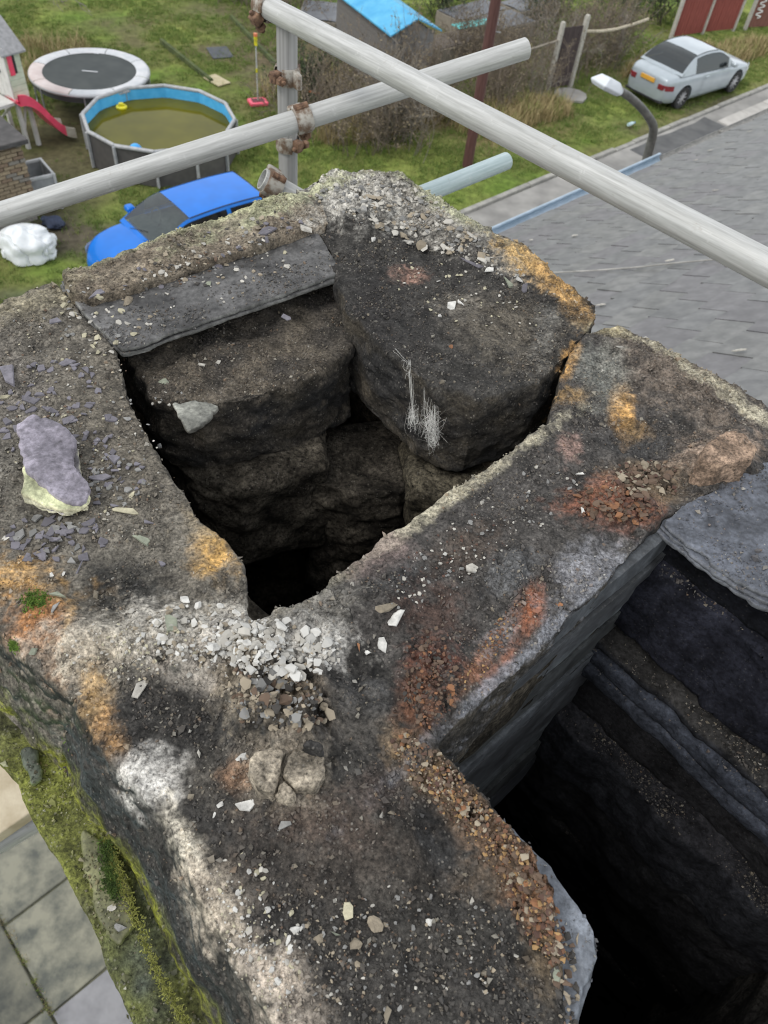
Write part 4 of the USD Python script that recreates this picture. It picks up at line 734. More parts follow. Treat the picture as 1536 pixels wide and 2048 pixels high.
P0[:, 2] = fbm(P0, 3.0, 3, 207) * 0.12 - 0.03; nn_ = -(P0[:, :2] @ V)
lane = np.clip((11.5 - nn_) / 0.3, 0, 1); P0[:, 2] = P0[:, 2] * (1 - lane) - 0.10 * lane
i = np.arange(X.size).reshape(X.shape); Q = np.stack([i[:-1, :-1].ravel(), i[1:, :-1].ravel(), i[1:, 1:].ravel(), i[:-1, 1:].ravel()], 1)
gm = part(None, 'ground', (P0, Q), LAWN, True, None, ground_tint(P0), 'structure'); tag(gm, 'grassy ground of the gardens and verge', None)
def gh(x, y): return float((fbm(np.array([[x, y, 0.0]]), 3.0, 3, 207) * 0.12 - 0.03)[0])
# grass tufts
GRASS = [surf('grass_' + k, c, rough=0.8, scale=3, col2=c2) for k, c, c2 in [('green', (0.085, 0.142, 0.020), (0.15, 0.21, 0.04)), ('olive', (0.15, 0.18, 0.04), (0.22, 0.235, 0.07)), ('straw', (0.26, 0.20, 0.09), (0.38, 0.31, 0.16))]]
def blades(parent, n, h, w, m, seed, spread):
    r = np.random.default_rng(seed); V_, F_ = [], []
    for k in range(n):
        a = r.uniform(0, 6.28); b = r.normal(0, spread, 2); hh = h * r.uniform(.5, 1.2); ln = r.uniform(.2, .8) * hh; o = len(V_); t = np.array([math.cos(a + 1.57), math.sin(a + 1.57)]) * w
        d = np.array([math.cos(a), math.sin(a)])
        V_ += [(*(b - t), 0), (*(b + t), 0), (*(b + d * ln * .4 + t * .7), hh * .6), (*(b + d * ln * .4 - t * .7), hh * .6), (*(b + d * ln), hh * .95)]
        F_ += [(o, o + 1, o + 2), (o, o + 2, o + 3), (o + 3, o + 2, o + 4)]
    return usdkit.mesh(stage, parent, (np.array(V_), np.array(F_)), m, False)
def tufts(name, label, pts, kinds, h, w, n, spread, seed, smin=.6, smax=1.3):
    r = np.random.default_rng(seed); pi = UsdGeom.PointInstancer.Define(stage, path_for('/World', name)); pp = str(pi.GetPath()); rel = pi.CreatePrototypesRel()
    for k in range(4):
        blades(f'{pp}/tuft_{k}', n, h, w, GRASS[kinds[k % len(kinds)]], seed + k, spread); rel.AddTarget(f'{pp}/tuft_{k}')
    pts = np.array(pts); N = len(pts); yaw = r.uniform(0, 6.28, N)
    pi.CreateProtoIndicesAttr(Vt.IntArray.FromNumpy(r.integers(0, 4, N).astype(np.int32))); pi.CreatePositionsAttr(Vt.Vec3fArray.FromNumpy(pts.astype(np.float32)))
    pi.CreateOrientationsAttr(Vt.QuathArray([Gf.Quath(float(math.cos(a / 2)), 0, 0, float(math.sin(a / 2))) for a in yaw])); s = r.uniform(smin, smax, N)
    pi.CreateScalesAttr(Vt.Vec3fArray.FromNumpy(np.repeat(s[:, None], 3, 1).astype(np.float32)))
    tag(pi.GetPrim(), label, 'grass', None, 'stuff')
r = np.random.default_rng(31); pts = []
c = np.c_[r.uniform(-15, 14, 90000), r.uniform(10, 36, 90000), np.zeros(90000)]
nn_ = -(c[:, :2] @ V); dk = fbm(c, 2.2, 5, 201) + fbm(c, 0.9, 4, 209) * 1.2
ok = (nn_ > 11.6) & (r.random(90000) < np.clip(.55 + dk * 2, .05, 1))
for x, y, rx, ry in [(-9.0, 18.6, 1.6, 1.8), (-8.6, 16.4, 1.5, 1.3), (-7.6, 14.4, .8, .6), (-6.6, 12.2, 1.6, .6)]: ok &= (np.hypot((c[:, 0] - x) / rx, (c[:, 1] - y) / ry) > 1) | (r.random(90000) < .12)
c = c[ok][:34000]; c[:, 2] = fbm(c, 3.0, 3, 207) * 0.12 - 0.035
tufts('grass', 'short rough green grass of the garden and the verge', c, [0, 0, 1, 0], 0.075, 0.006, 16, 0.07, 401)
def patch(cx, cy, rx, ry, n, seed, rot=0.0):
    q = np.random.default_rng(seed); a = q.uniform(0, 6.28, n); rr = np.sqrt(q.random(n)); x, y = rr * np.cos(a) * rx, rr * np.sin(a) * ry
    x, y = cx + x * math.cos(rot) - y * math.sin(rot), cy + x * math.sin(rot) + y * math.cos(rot); z = fbm(np.c_[x, y, 0 * x], 3.0, 3, 207) * .12 - .035; return np.c_[x, y, z]
dry = np.vstack([patch(-1.2, 22.3, 2.6, .8, 420, 1, UANG), patch(1.8, 23.3, 1.6, .8, 420, 2, UANG), patch(7.6, 29.6, 2.6, .5, 300, 3, UANG), patch(10.5, 31.6, 1.8, .5, 240, 4, UANG), patch(-4.0, 23.6, 1.4, .5, 160, 5, UANG), patch(3.0, 24.2, 1.0, .6, 160, 6, UANG), patch(-11.3, 23, 1.4, 1.6, 150, 8)])
tufts('dry_grass', 'tall straw-coloured dead grass along the old fence line', dry, [2, 2, 1, 2], 0.38, 0.008, 20, 0.10, 411, .5, 1.4)

# lane, kerb, pavement of the back lane, yard flags
CONC = surf('worn_concrete', (0.17, 0.165, 0.155), scale=0.9, rough=0.9, col2=(0.30, 0.29, 0.27), bump=0.4, bscale=14, bdist=0.01, detail=8)
ASPH = surf('asphalt', (0.065, 0.066, 0.067), scale=2.0, rough=0.9, col2=(0.11, 0.11, 0.108), bump=0.5, bscale=80, bdist=0.006, detail=8)
KERBM = surf('kerb_stone', (0.20, 0.195, 0.18), scale=3, rough=0.9, col2=(0.32, 0.31, 0.28), bump=0.4, bscale=40, bdist=0.006)
def sheet(s0, s1, n0, n1, z0, z1): return [sn(s0, n0)[:2], sn(s1, n0)[:2], sn(s1, n1)[:2], sn(s0, n1)[:2]]
tag(part(None, 'lane', prism(sheet(-60, 90, 1.7, 11.12, 0, 0), -0.09, -0.03), CONC), kind='structure')
rough_edge = lambda s0, s1, n: [sn(s, n + 0.03 * math.sin(s * 2.1) + 0.02 * math.sin(s * 4.7))[:2] for s in np.linspace(s0, s1, 40)]
tag(part(None, 'lane_patch', prism(rough_edge(20.4, 24.4, 9.9)[0:] + rough_edge(24.4, 20.4, 11.0), -0.06, -0.026), ASPH), kind='structure')
tag(part(None, 'lane_patch', prism([sn(-60, 3.2)[:2], sn(90, 3.2)[:2], sn(90, 8.2)[:2], sn(-60, 8.2)[:2]], -0.06, -0.026), ASPH), kind='structure')
kb = thing('kerb', 'weathered stone kerb between the grass verge and the lane', 'kerb', sn(20, 11.22))
for k in range(26):
    s0 = 8 + k * 0.92 - 0.0; rr_ = np.random.default_rng(k); o = rr_.normal(0, .012)
    part(kb, 'kerb_stone', rbox(s0 - 20, s0 - 20 + .905, -.075, .075, -.14, .035 + rr_.normal(0, .008), .015) if False else moved(rbox(0, .905, -.07, .07, -.14, .03 + rr_.normal(0, .008), .018), (*(((s0 - 20) * U) + o * V), 0), rz=UANG), KERBM)
tag(kb, kind=None)
slabs_ = thing('paving_slabs', 'pale concrete paving slabs at the lane edge beside the silver car', 'paving', sn(26, 10.5))
for k in range(7):
    for j in range(2):
        rr_ = np.random.default_rng(k * 9 + j); part(slabs_, 'paving_slab', moved(rbox(0, 1.35, 0, .42, -.05, .012 + rr_.normal(0, .004), .012), (*((-1.4 + k * 1.37) * U - (-.18 + j * .435) * V), -.03), rz=UANG + rr_.normal(0, .006)) if False else moved(rbox(0, 1.33, -.42, 0, -.05, .012 + rr_.normal(0, .004), .012), (*((-1.5 + k * 1.37) * U - (-.30 + j * .44) * V), -.02), rz=UANG + rr_.normal(0, .005)), surf('slab_tone', (0.34, 0.325, 0.30), scale=3, rough=.9, col2=(0.44, 0.42, 0.39), rnd=.12) if (k, j) == (0, 0) else UsdShade.Material.Get(stage, '/World/Looks/slab_tone'))
for s in (19.4, 20.0):
    pass
FLAG = surf('flagstone', (0.07, 0.075, 0.065), scale=4.0, rough=0.85, col2=(0.20, 0.195, 0.15), ramp=(.36,.62), bump=0.5, bscale=18, bdist=0.01, rnd=.25, detail=9)
FLAGP = surf('flagstone_pale', (0.15, 0.15, 0.16), scale=3, rough=0.8, col2=(0.24, 0.24, 0.25), bump=0.3, bscale=18, bdist=0.01)
single('yard_bed', moved(box(-3.3, 1.4, -4, 4, -.2, 0), (-2.5, 1.2, -.02), rz=UANG), surf('joint_earth', (.07, .072, .05), rough=.95, scale=9, col2=(.15, .15, .10)), 'earth filling the joints of the yard flags', 'earth', kind='structure')
yard = thing('yard_paving', 'grey-green mossy stone flags of the yard below the chimney', 'paving', (-2.5, 1.2, -0.05))
fr = np.random.default_rng(61)
for ia in range(-5, 6):
    b = -4.0 + fr.uniform(0, .4)
    while b < 4:
        L = fr.uniform(.7, 1.25); p = np.array([-2.5, 1.2]) + ia * .82 * U + (b + L / 2) * V
        if -3.4 < (p - np.array([-2.5, 1.2])) @ U < 1.3:
            pale = abs(p[0] + 2.15) < .4 and abs(p[1] - .75) < .4
            part(yard, 'flagstone', moved(rbox(-.40, .40, -L / 2 + .012, L / 2 - .012, 0, .07 + fr.normal(0, .006), .018), (*(ia * .82 * U + (b + L / 2) * V), 0), rz=math.atan2(U[1], U[0]) + fr.normal(0, .006)), FLAGP if pale else FLAG)
        b += L

mo = np.random.default_rng(91); pts = []
for _ in range(2600):
    ia = mo.integers(-4, 3); p = np.array([-2.5, 1.2]) + (ia * .82 + .41 + mo.normal(0, .02)) * U + mo.uniform(-3, 3) * V; pts.append((p[0], p[1], .01))
tufts('joint_moss', 'moss and weeds in the joints of the yard flags', pts, [1, 0, 1, 2], 0.022, 0.004, 14, 0.02, 431)
# ================================================================== THE HOUSE UNDER THE CHIMNEY
WALLM = surf('house_render', (0.28, 0.26, 0.23), scale=2, rough=.95, col2=(0.36, 0.33, 0.29), bump=.4, bscale=40, bdist=.006)
ROOFS = [surf('roof_slate_' + k, c, scale=11, rough=.48, col2=c2, bump=.4, bscale=40, bdist=.004, detail=9, rnd=.06, ramp=(.3, .72), squash=(1, 1, 1)) for k, c, c2 in [('grey', (0.08, 0.08, 0.081), (0.17, 0.169, 0.166)), ('plum', (0.082, 0.078, 0.081), (0.16, 0.154, 0.157)), ('pale', (0.085, 0.085, 0.083), (0.185, 0.182, 0.175))]]
GUTM = surf('gutter_paint', (0.26, 0.34, 0.41), scale=6, rough=.45, col2=(0.36, 0.44, 0.52)); DARKM = surf('dark_void', (0.03, 0.03, 0.03), rough=.9)
EAVE_N, EAVE_Z, PT = 4.19, 5.5, math.radians(29)
RIDGE_N = 0.30; SL = (EAVE_N - RIDGE_N) / math.cos(PT); RIDGE_Z = EAVE_Z + (EAVE_N - RIDGE_N) * math.tan(PT)
A0 = float(ab(0.0, 0)[:2] @ U)                       # the gable end stands under the chimney's weather side
house = thing('house', 'stone terraced house carrying the chimney, with a wide grey slate roof', 'house', sn(A0 + 4, 2, 0))
def hp(name, m, mt, lab=None, sm=False): return part(house, name, m, mt, sm, lab, None, None, True)
_gm = np.array([[-V[0], 0, U[0], (A0 + .05) * U[0]], [-V[1], 0, U[1], (A0 + .05) * U[1]], [0, 1, 0, 0], [0, 0, 0, 1]])
hp('gable_wall', prism([(1.21, 0), (EAVE_N - .1, 0), (EAVE_N - .1, EAVE_Z - .25), (1.21, EAVE_Z - .3 + (EAVE_N - 1.21) * math.tan(PT))], 0, .3).apply_transform(_gm), WALLM)
hp('gable_wall', prism([(RIDGE_N - 4.0, 0), (-.63, 0), (-.63, RIDGE_Z - .95), (RIDGE_N - 4.0, EAVE_Z - .25)], 0, .3).apply_transform(_gm), WALLM)
hp('chimney_breast', prism([(-.62, 0), (1.205, 0), (1.205, 7.0), (-.62, 7.0)], -.18, -.125).apply_transform(_gm), WALLM)
hp('front_wall', prism([sn(A0 + .36, EAVE_N - .42)[:2], sn(A0 + 14, EAVE_N - .42)[:2], sn(A0 + 14, EAVE_N - .15)[:2], sn(A0 + .36, EAVE_N - .15)[:2]], 0, EAVE_Z - .22), WALLM)
# slates: rows from the eaves up
def roof_frame(s, d, h=0.0):          # s along the eaves, d up the slope from the eaves, h above it
    q = s * U - (EAVE_N - d * math.cos(PT)) * V; return np.array([q[0], q[1], EAVE_Z + d * math.sin(PT) + h * math.cos(PT)]) + np.array([-V[0], -V[1], 0]) * (h * math.sin(PT))
rw = np.random.default_rng(17); GA, SWD = 0.215, 0.29; nrow = int(SL / GA) + 1
chim_poly = Polygon([ab(-.05, -.03)[:2], ab(1.03, -.03)[:2], ab(1.03, 1.8)[:2], ab(-.05, 1.8)[:2]])
def slate_tile(s0, s1, d0, d1, h0, h1, jit):
    d0 = d0 + jit[0]; sk = jit[1]; th = .007
    q = [roof_frame(s0, d0 + sk, h0), roof_frame((s0 + s1) / 2, d0 + jit[2], h0), roof_frame(s1, d0 - sk, h0), roof_frame(s1, d1, h1), roof_frame(s0, d1, h1)]
    q = np.array(q); up = roof_frame(0, 0, 1) - roof_frame(0, 0, 0); v = np.vstack([q, q + up * th])
    f = [(0, 2, 1), (0, 3, 2), (0, 4, 3), (5, 6, 7), (5, 7, 8), (5, 8, 9)] + [x for k in range(5) for x in ((k, (k + 1) % 5, 5 + (k + 1) % 5), (k, 5 + (k + 1) % 5, 5 + k))]
    return trimesh.Trimesh(v, np.array(f), process=False)
singles, rest = [], []
s_lo, s_hi = A0 + .12, A0 + 13.8
for k in range(nrow):
    d0 = k * GA + .005; d1 = d0 + GA * 1.28; off = (k % 2) * SWD / 2
    for j in range(int((s_hi - s_lo) / SWD)):
        s0 = s_lo + off + j * SWD; c0 = roof_frame(s0 + SWD / 2, d0 + GA / 2)
        if chim_poly.contains(__import__('shapely').Point(c0[0], c0[1])) or d1 > SL + .15: continue
        t = slate_tile(s0 + .004, s0 + SWD - .004, d0, d1, .022 + abs(rw.normal(0, .003)), .004, (rw.normal(0, .010), rw.normal(0, .007), rw.normal(0, .007)))
        cc_ = R.T @ (c0 - np.array([0, 0, CZ])); ix, iy = 768 + NF * cc_[0] / -cc_[2], 1024 - NF * cc_[1] / -cc_[2]
        seen = cc_[2] < 0 and -80 < ix < 1620 and 100 < iy < 900 and iy < 500 + (ix - 900) * .55 + 60 and ix > 900
        (singles if seen else rest).append((cc_[2] and -cc_[2], t))
singles.sort(key=lambda q: q[0]); rest += singles[300:]; singles = singles[:300]
roof = part(house, 'roof', prism([(0, 0), (1, 0), (1, 1)], 0, 1), DARKM) if False else None
def plate(parent_name, c4, th, mt):
    c4 = np.array(c4); v_ = np.vstack([c4, c4 - np.array([0, 0, th])]); return (v_, np.array([(0, 1, 2, 3), (7, 6, 5, 4), (0, 4, 5, 1), (1, 5, 6, 2), (2, 6, 7, 3), (3, 7, 4, 0)]))
d_ch = (EAVE_N - 1.22) / math.cos(PT)
roof = hp('roof', plate('', [roof_frame(A0 + 1.07, .02, -.012), roof_frame(A0 + 14, .02, -.012), roof_frame(A0 + 14, SL, -.012), roof_frame(A0 + 1.07, SL, -.012)], .08, 0), DARKM)
part(roof, 'deck', plate('', [roof_frame(A0 + .05, .02, -.012), roof_frame(A0 + 1.07, .02, -.012), roof_frame(A0 + 1.07, d_ch, -.012), roof_frame(A0 + .05, d_ch, -.012)], .08, 0), DARKM, False, None, None, None, True)
for d_, t in singles: part(roof, 'slate', t, ROOFS[rw.choice(3, p=[.5, .25, .25])], False, None, None, None, True)
part(roof, 'slates_beyond', cat([t for d_, t in rest]), ROOFS[0], False, None, None, 'stuff', True)
# back slope, plain
for k_, (sa_, sb_, na_) in enumerate(((A0 + 1.07, A0 + 14, RIDGE_N), (A0 + .05, A0 + 1.07, -.66))):
    za_ = RIDGE_Z - (RIDGE_N - na_) * (RIDGE_Z - EAVE_Z) / 4.2
    hp('rear_roof', plate('', [sn(sa_, na_, za_), sn(sb_, na_, za_), sn(sb_, RIDGE_N - 4.2, EAVE_Z), sn(sa_, RIDGE_N - 4.2, EAVE_Z)], .08, 0), ROOFS[1])
def half_pipe(p, q, r, th=.004, n=10, up=np.array([0, 0, 1.0])):
    t = (q - p) / np.linalg.norm(q - p); s = np.cross(t, up); s /= np.linalg.norm(s); V_ = []
    for e in (p, q):
        for rad in (r, r - th):
            for k in range(n + 1): a = math.pi + math.pi * k / n; V_.append(e + s * math.cos(a) * rad + up * math.sin(a) * rad)
    m = n + 1; F_ = []
    for k in range(n): F_ += [(k, k + 1, 2 * m + k + 1, 2 * m + k), (m + k + 1, m + k, 3 * m + k, 3 * m + k + 1)]
    F_ += [(0, 2 * m, 3 * m, m), (n, m + n, 3 * m + n, 2 * m + n)]
    return np.array(V_), np.array(F_)
g0, g1, g2 = (sn(s, EAVE_N + .065, EAVE_Z + .0) for s in (A0 + .02, 8.8, A0 + 14))
gut = hp('gutter', half_pipe(g0, g1, .085), GUTM, 'blue-grey painted half-round gutter', 40)
part(gut, 'gutter_lip', tube(g0 + np.array([0, 0, 0]) - np.array([*V, 0]) * .062, g1 - np.array([*V, 0]) * .085, .017, 8), GUTM, True, None, None, None, True)
part(gut, 'gutter_lip', tube(g0 + np.array([*V, 0]) * .062, g1 + np.array([*V, 0]) * .085, .012, 8), GUTM, True, None, None, None, True)
hp('gutter', half_pipe(g1, g2, .06), surf('gutter_dirty', (0.2, 0.2, 0.19), scale=20, col2=(.32, .31, .29), rough=.9), 'older moss-filled gutter further along', 40)
rr_ = np.random.default_rng(4)
for k in range(14):                                            # torn scraps and droppings on the slates
    x, y = [(1440, 262), (1420, 300), (1390, 320), (1200, 375), (1150, 470), (1430, 380), (1230, 345), (1500, 262), (1060, 480), (1340, 520), (1200, 610), (1410, 440), (1300, 690), (1480, 700)][k]
    dd = ray(x, y); nrm = roof_frame(0, 0, 1) - roof_frame(0, 0, 0); tt_ = ((roof_frame(0, 0, .042) - np.array([0, 0, CZ])) @ nrm) / (dd @ nrm); p = dd * tt_ + np.array([0, 0, CZ])
    m = flake_mesh(rr_, .07, .04, .004); T = trimesh.geometry.align_vectors([0, 0, 1], nrm); m.apply_transform(T); m.apply_translation(p)
    single('roof_scrap', m, CHIPM['pale'], 'small pale scrap lying on the grey roof slates', 'debris', False, 'scraps on the roof')
def on_roof(x, y, h): 
    dd = ray(x, y); nrm = roof_frame(0, 0, 1) - roof_frame(0, 0, 0); tt_ = ((roof_frame(0, 0, h) - np.array([0, 0, CZ])) @ nrm) / (dd @ nrm); return dd * tt_ + np.array([0, 0, CZ])
single('cable', pipe([on_roof(x, y, .045) for x, y in [(1030, 552), (1110, 545), (1190, 541), (1280, 534), (1350, 526), (1440, 518), (1536, 500)]], .006, 8), surf('cable_grey', (0.30, 0.29, 0.27), rough=.8), 'thin grey cable lying across the roof slates', 'cable', True)

# ================================================================== SCAFFOLDING
def scaffold(label, p, q, m=GALV, cap=True):
    p, q = np.asarray(p), np.asarray(q); c = (p + q) / 2; d = (q - p) / np.linalg.norm(q - p); L = np.linalg.norm(q - p)
    x = UsdGeom.Xform.Define(stage, path_for('/World', 'scaffold_tube')); T = trimesh.geometry.align_vectors([0, 0, 1], d); T[:3, 3] = c
    x.AddTransformOp().Set(Gf.Matrix4d(*T.T.ravel().tolist())); t = tag(x.GetPrim(), label, 'scaffold tube')
    r1, r0 = .02415, .0205
    prof = np.array([[r0, -L / 2], [r1 - .001, -L / 2], [r1, -L / 2 + .001], [r1, L / 2 - .001], [r1 - .001, L / 2], [r0, L / 2], [r0, -L / 2]])
    part(t, 'tube', trimesh.creation.revolve(prof, sections=40), m, 30)
    for e in (-1, 1): part(t, 'tube_inside', tube((0, 0, e * (L / 2 - .03)), (0, 0, e * (L / 2 - .034)), r0 - .0002, 20), DARKM, 30)
    return t
tA0, tA1 = far(527, 10, 1.74), far(1700, 622, 1.057)
scaffold('front galvanised scaffold tube running diagonally across the whole view', tA0, tA1)
tB0, tB1 = far(-240, 505, 1.58), far(1052, 97, 1.86)
scaffold('level galvanised scaffold tube clamped to the grey upright', tB0, tB1)
tC1 = far(1013, 322, 2.22); tC0 = tC1 - np.array([*U, 0.012]) * 0.85
scaffold('short blue-grey scaffold tube ending behind the chimney corner', tC0, tC1, GALV2)
pz0, pz1 = far(562, -20, 1.60), far(588, 375, 1.70); dn = np.array([0.0, 0, -1.0])
pU = far(575, 200, 1.86); pU0 = pU.copy()
while True:
    pc_ = R.T @ (pU0 - np.array([0, 0, CZ])); yy_ = 1024 - NF * pc_[1] / -pc_[2]
    if yy_ < 48: break
    pU0[2] += .004
_ = 0
pU1 = np.array([pU[0], pU[1], CZ - 3.4])
scaffold('grey weathered upright scaffold tube at the back corner of the chimney', pU0, pU1, POSTM)
tD0 = far(524, 357, 1.74); tD1 = far(650, 428, 1.83); 
scaffold('low scaffold tube behind the chimney edge with a white open end', tD0, tD1)
tE0 = far(60, 1632, 2.02); tE0 = np.array([tE0[0], tE0[1], tE0[2]])
def coupler(label, c, axis, seed, swivel=True, turn=0.0):
    """two hinged steel collars with bolt, nut and flap"""
    axis = np.asarray(axis, float); axis /= np.linalg.norm(axis); th = thing('scaffold_coupler', label, 'scaffold coupler', c); r = np.random.default_rng(seed)
    ref = np.cross(axis, [0.3, 0.2, 1.0]); ref /= np.linalg.norm(ref); b2 = np.cross(axis, ref)
    Fm = np.eye(4); Fm[:3, 0], Fm[:3, 1], Fm[:3, 2] = ref, b2, axis
    def pt(name, m, mt, sm=30): 
        m = m.copy(); m.vertices = np.array(m.vertices) * (np.array([.92, .92, .8]) if name != 'collar' else np.array([1, 1, .8])); m.apply_transform(Fm); return part(th, name, m, mt, sm)
    prof = np.array([[.0245, -.024], [.0285, -.024], [.0305, -.017], [.0305, .017], [.0285, .024], [.0245, .024], [.0245, -.024]])
    col = trimesh.creation.revolve(prof, angle=math.radians(310), sections=26); col.apply_transform(trimesh.transformations.rotation_matrix(turn, (0, 0, 1))); pt('collar', col, ZINC)
    a = turn - math.radians(25); e = np.array([math.cos(a), math.sin(a), 0]); s = np.array([-math.sin(a), math.cos(a), 0])
    fl = rbox(-.006, .022, -.013, .013, -.016, .016, .005); T = np.eye(4); T[:3, 0], T[:3, 1], T[:3, 3] = e, s, e * .028; fl.apply_transform(T); fl.vertices += meshkit.noise(np.array(fl.vertices) * 90, 3)[:, None] * .002; pt('flap', fl, RUST)
    pt('bolt', tube(e * .040 - s * .022, e * .040 + s * .038, .0055, 10), RUST)
    nut = trimesh.creation.cylinder(.013, segment=(e * .040 + s * .018, e * .040 + s * .030), sections=6); hk = pt('nut', nut, RUST)
    pt('hinge', tube(-e * .034 - np.array([0, 0, .02]), -e * .034 + np.array([0, 0, .02]), .008, 10), RUST)
    pt('saddle', rbox(-.026, .026, -.008, .008, -.022, .022, .005).apply_translation(s * .034 * 1.0), ZINC)
    return th
bdir = tB1 - tB0; pB = far(607, 236, 1.74); tpar = np.dot(pB - tB0, bdir) / np.dot(bdir, bdir); pB = tB0 + bdir * tpar
coupler('rusty coupler clamping the level tube to the upright', pB, bdir, 1, turn=2.2)
coupler('rusty collar round the grey upright behind the level tube', np.array([pU[0], pU[1], pB[2] + .035]), (0, 0, 1), 2, turn=2.3)
coupler('rusty coupler at the end of the low tube behind the chimney', tD0 + (tD1 - tD0) * .16, tD1 - tD0, 3, turn=2.6)
coupler('rusty collar at the foot of the visible upright', np.array([pU[0], pU[1], tD0[2] - .035]), (0, 0, 1), 4, turn=4.0)
coupler('dark coupler at the upper end of the front tube', tA0 + (tA1 - tA0) / np.linalg.norm(tA1 - tA0) * .01 + np.array([0, 0, 0]), tA1 - tA0, 5, turn=1.4)
# plank and tube below the weather side
PLANKM = surf('scaffold_board', (0.40, 0.33, 0.22), scale=14, rough=.8, col2=(0.56, 0.49, 0.36), squash=(1, 1, 1), bump=.3, bscale=40, bdist=.003)
pc = at(8, 1580, TOP - 0.82); pl = thing('scaffold_board', 'pale wooden scaffold board end beside the mossy drip course', 'board', pc, UANG)
part(pl, 'board', rbox(-1.9, .10, -.075, .15, -.038, 0, .004), PLANKM); part(pl, 'end_band', rbox(.085, .103, -.077, .152, -.0395, .0015, .001), GALV)
tq0, tq1 = at(108, 1620, TOP - .92), at(-40, 1706, TOP - .92); scaffold('scaffold tube carrying the wooden board at the left edge', tq0, tq0 + (tq1 - tq0) / np.linalg.norm(tq1 - tq0) * 1.8)

# ================================================================== CARS
def pchip(xs, ys, q):
    from scipy.interpolate import PchipInterpolator
    return PchipInterpolator(xs, ys)(q)
RUB = surf('tyre', (0.02, 0.02, 0.02), rough=.85); RIMM = surf('alloy_rim', (0.5, 0.5, 0.52), rough=.3, metallic=.7, scale=40); BLACKP = surf('black_trim', (0.015, 0.015, 0.016), rough=.5)
CARGLASS = usdkit.material(stage, '/World/Looks/car_glass', {'p': ('principled_bsdf', {'base_color': (0.012, 0.016, 0.018), 'roughness': 0.06, 'specular_ior_level': 0.6})}, surface='p.BSDF')
CLEARG = usdkit.material(stage, '/World/Looks/car_windscreen', {'p': ('principled_bsdf', {'base_color': (0.03, 0.045, 0.045), 'roughness': 0.06, 'specular_ior_level': 0.7})}, surface='p.BSDF')
def paint(name, c, metal=.0, rough=.28, coat=.8): return usdkit.material(stage, '/World/Looks/' + name, {'tc': ('texture_coordinate', {}), 'n': ('noise_texture', {'scale': 3.0, 'detail': 5.0}), 'r': ('rgb_ramp', {'ramp': [(.3, tuple(np.array(c) * .9)), (.7, tuple(np.array(c) * 1.06))]}), 'p': ('principled_bsdf', {'metallic': metal, 'roughness': rough, 'coat_weight': coat, 'coat_roughness': .05, 'specular_ior_level': .3})}, [('tc.object', 'n.vector'), ('n.fac', 'r.fac'), ('r.color', 'p.base_color')], surface='p.BSDF')
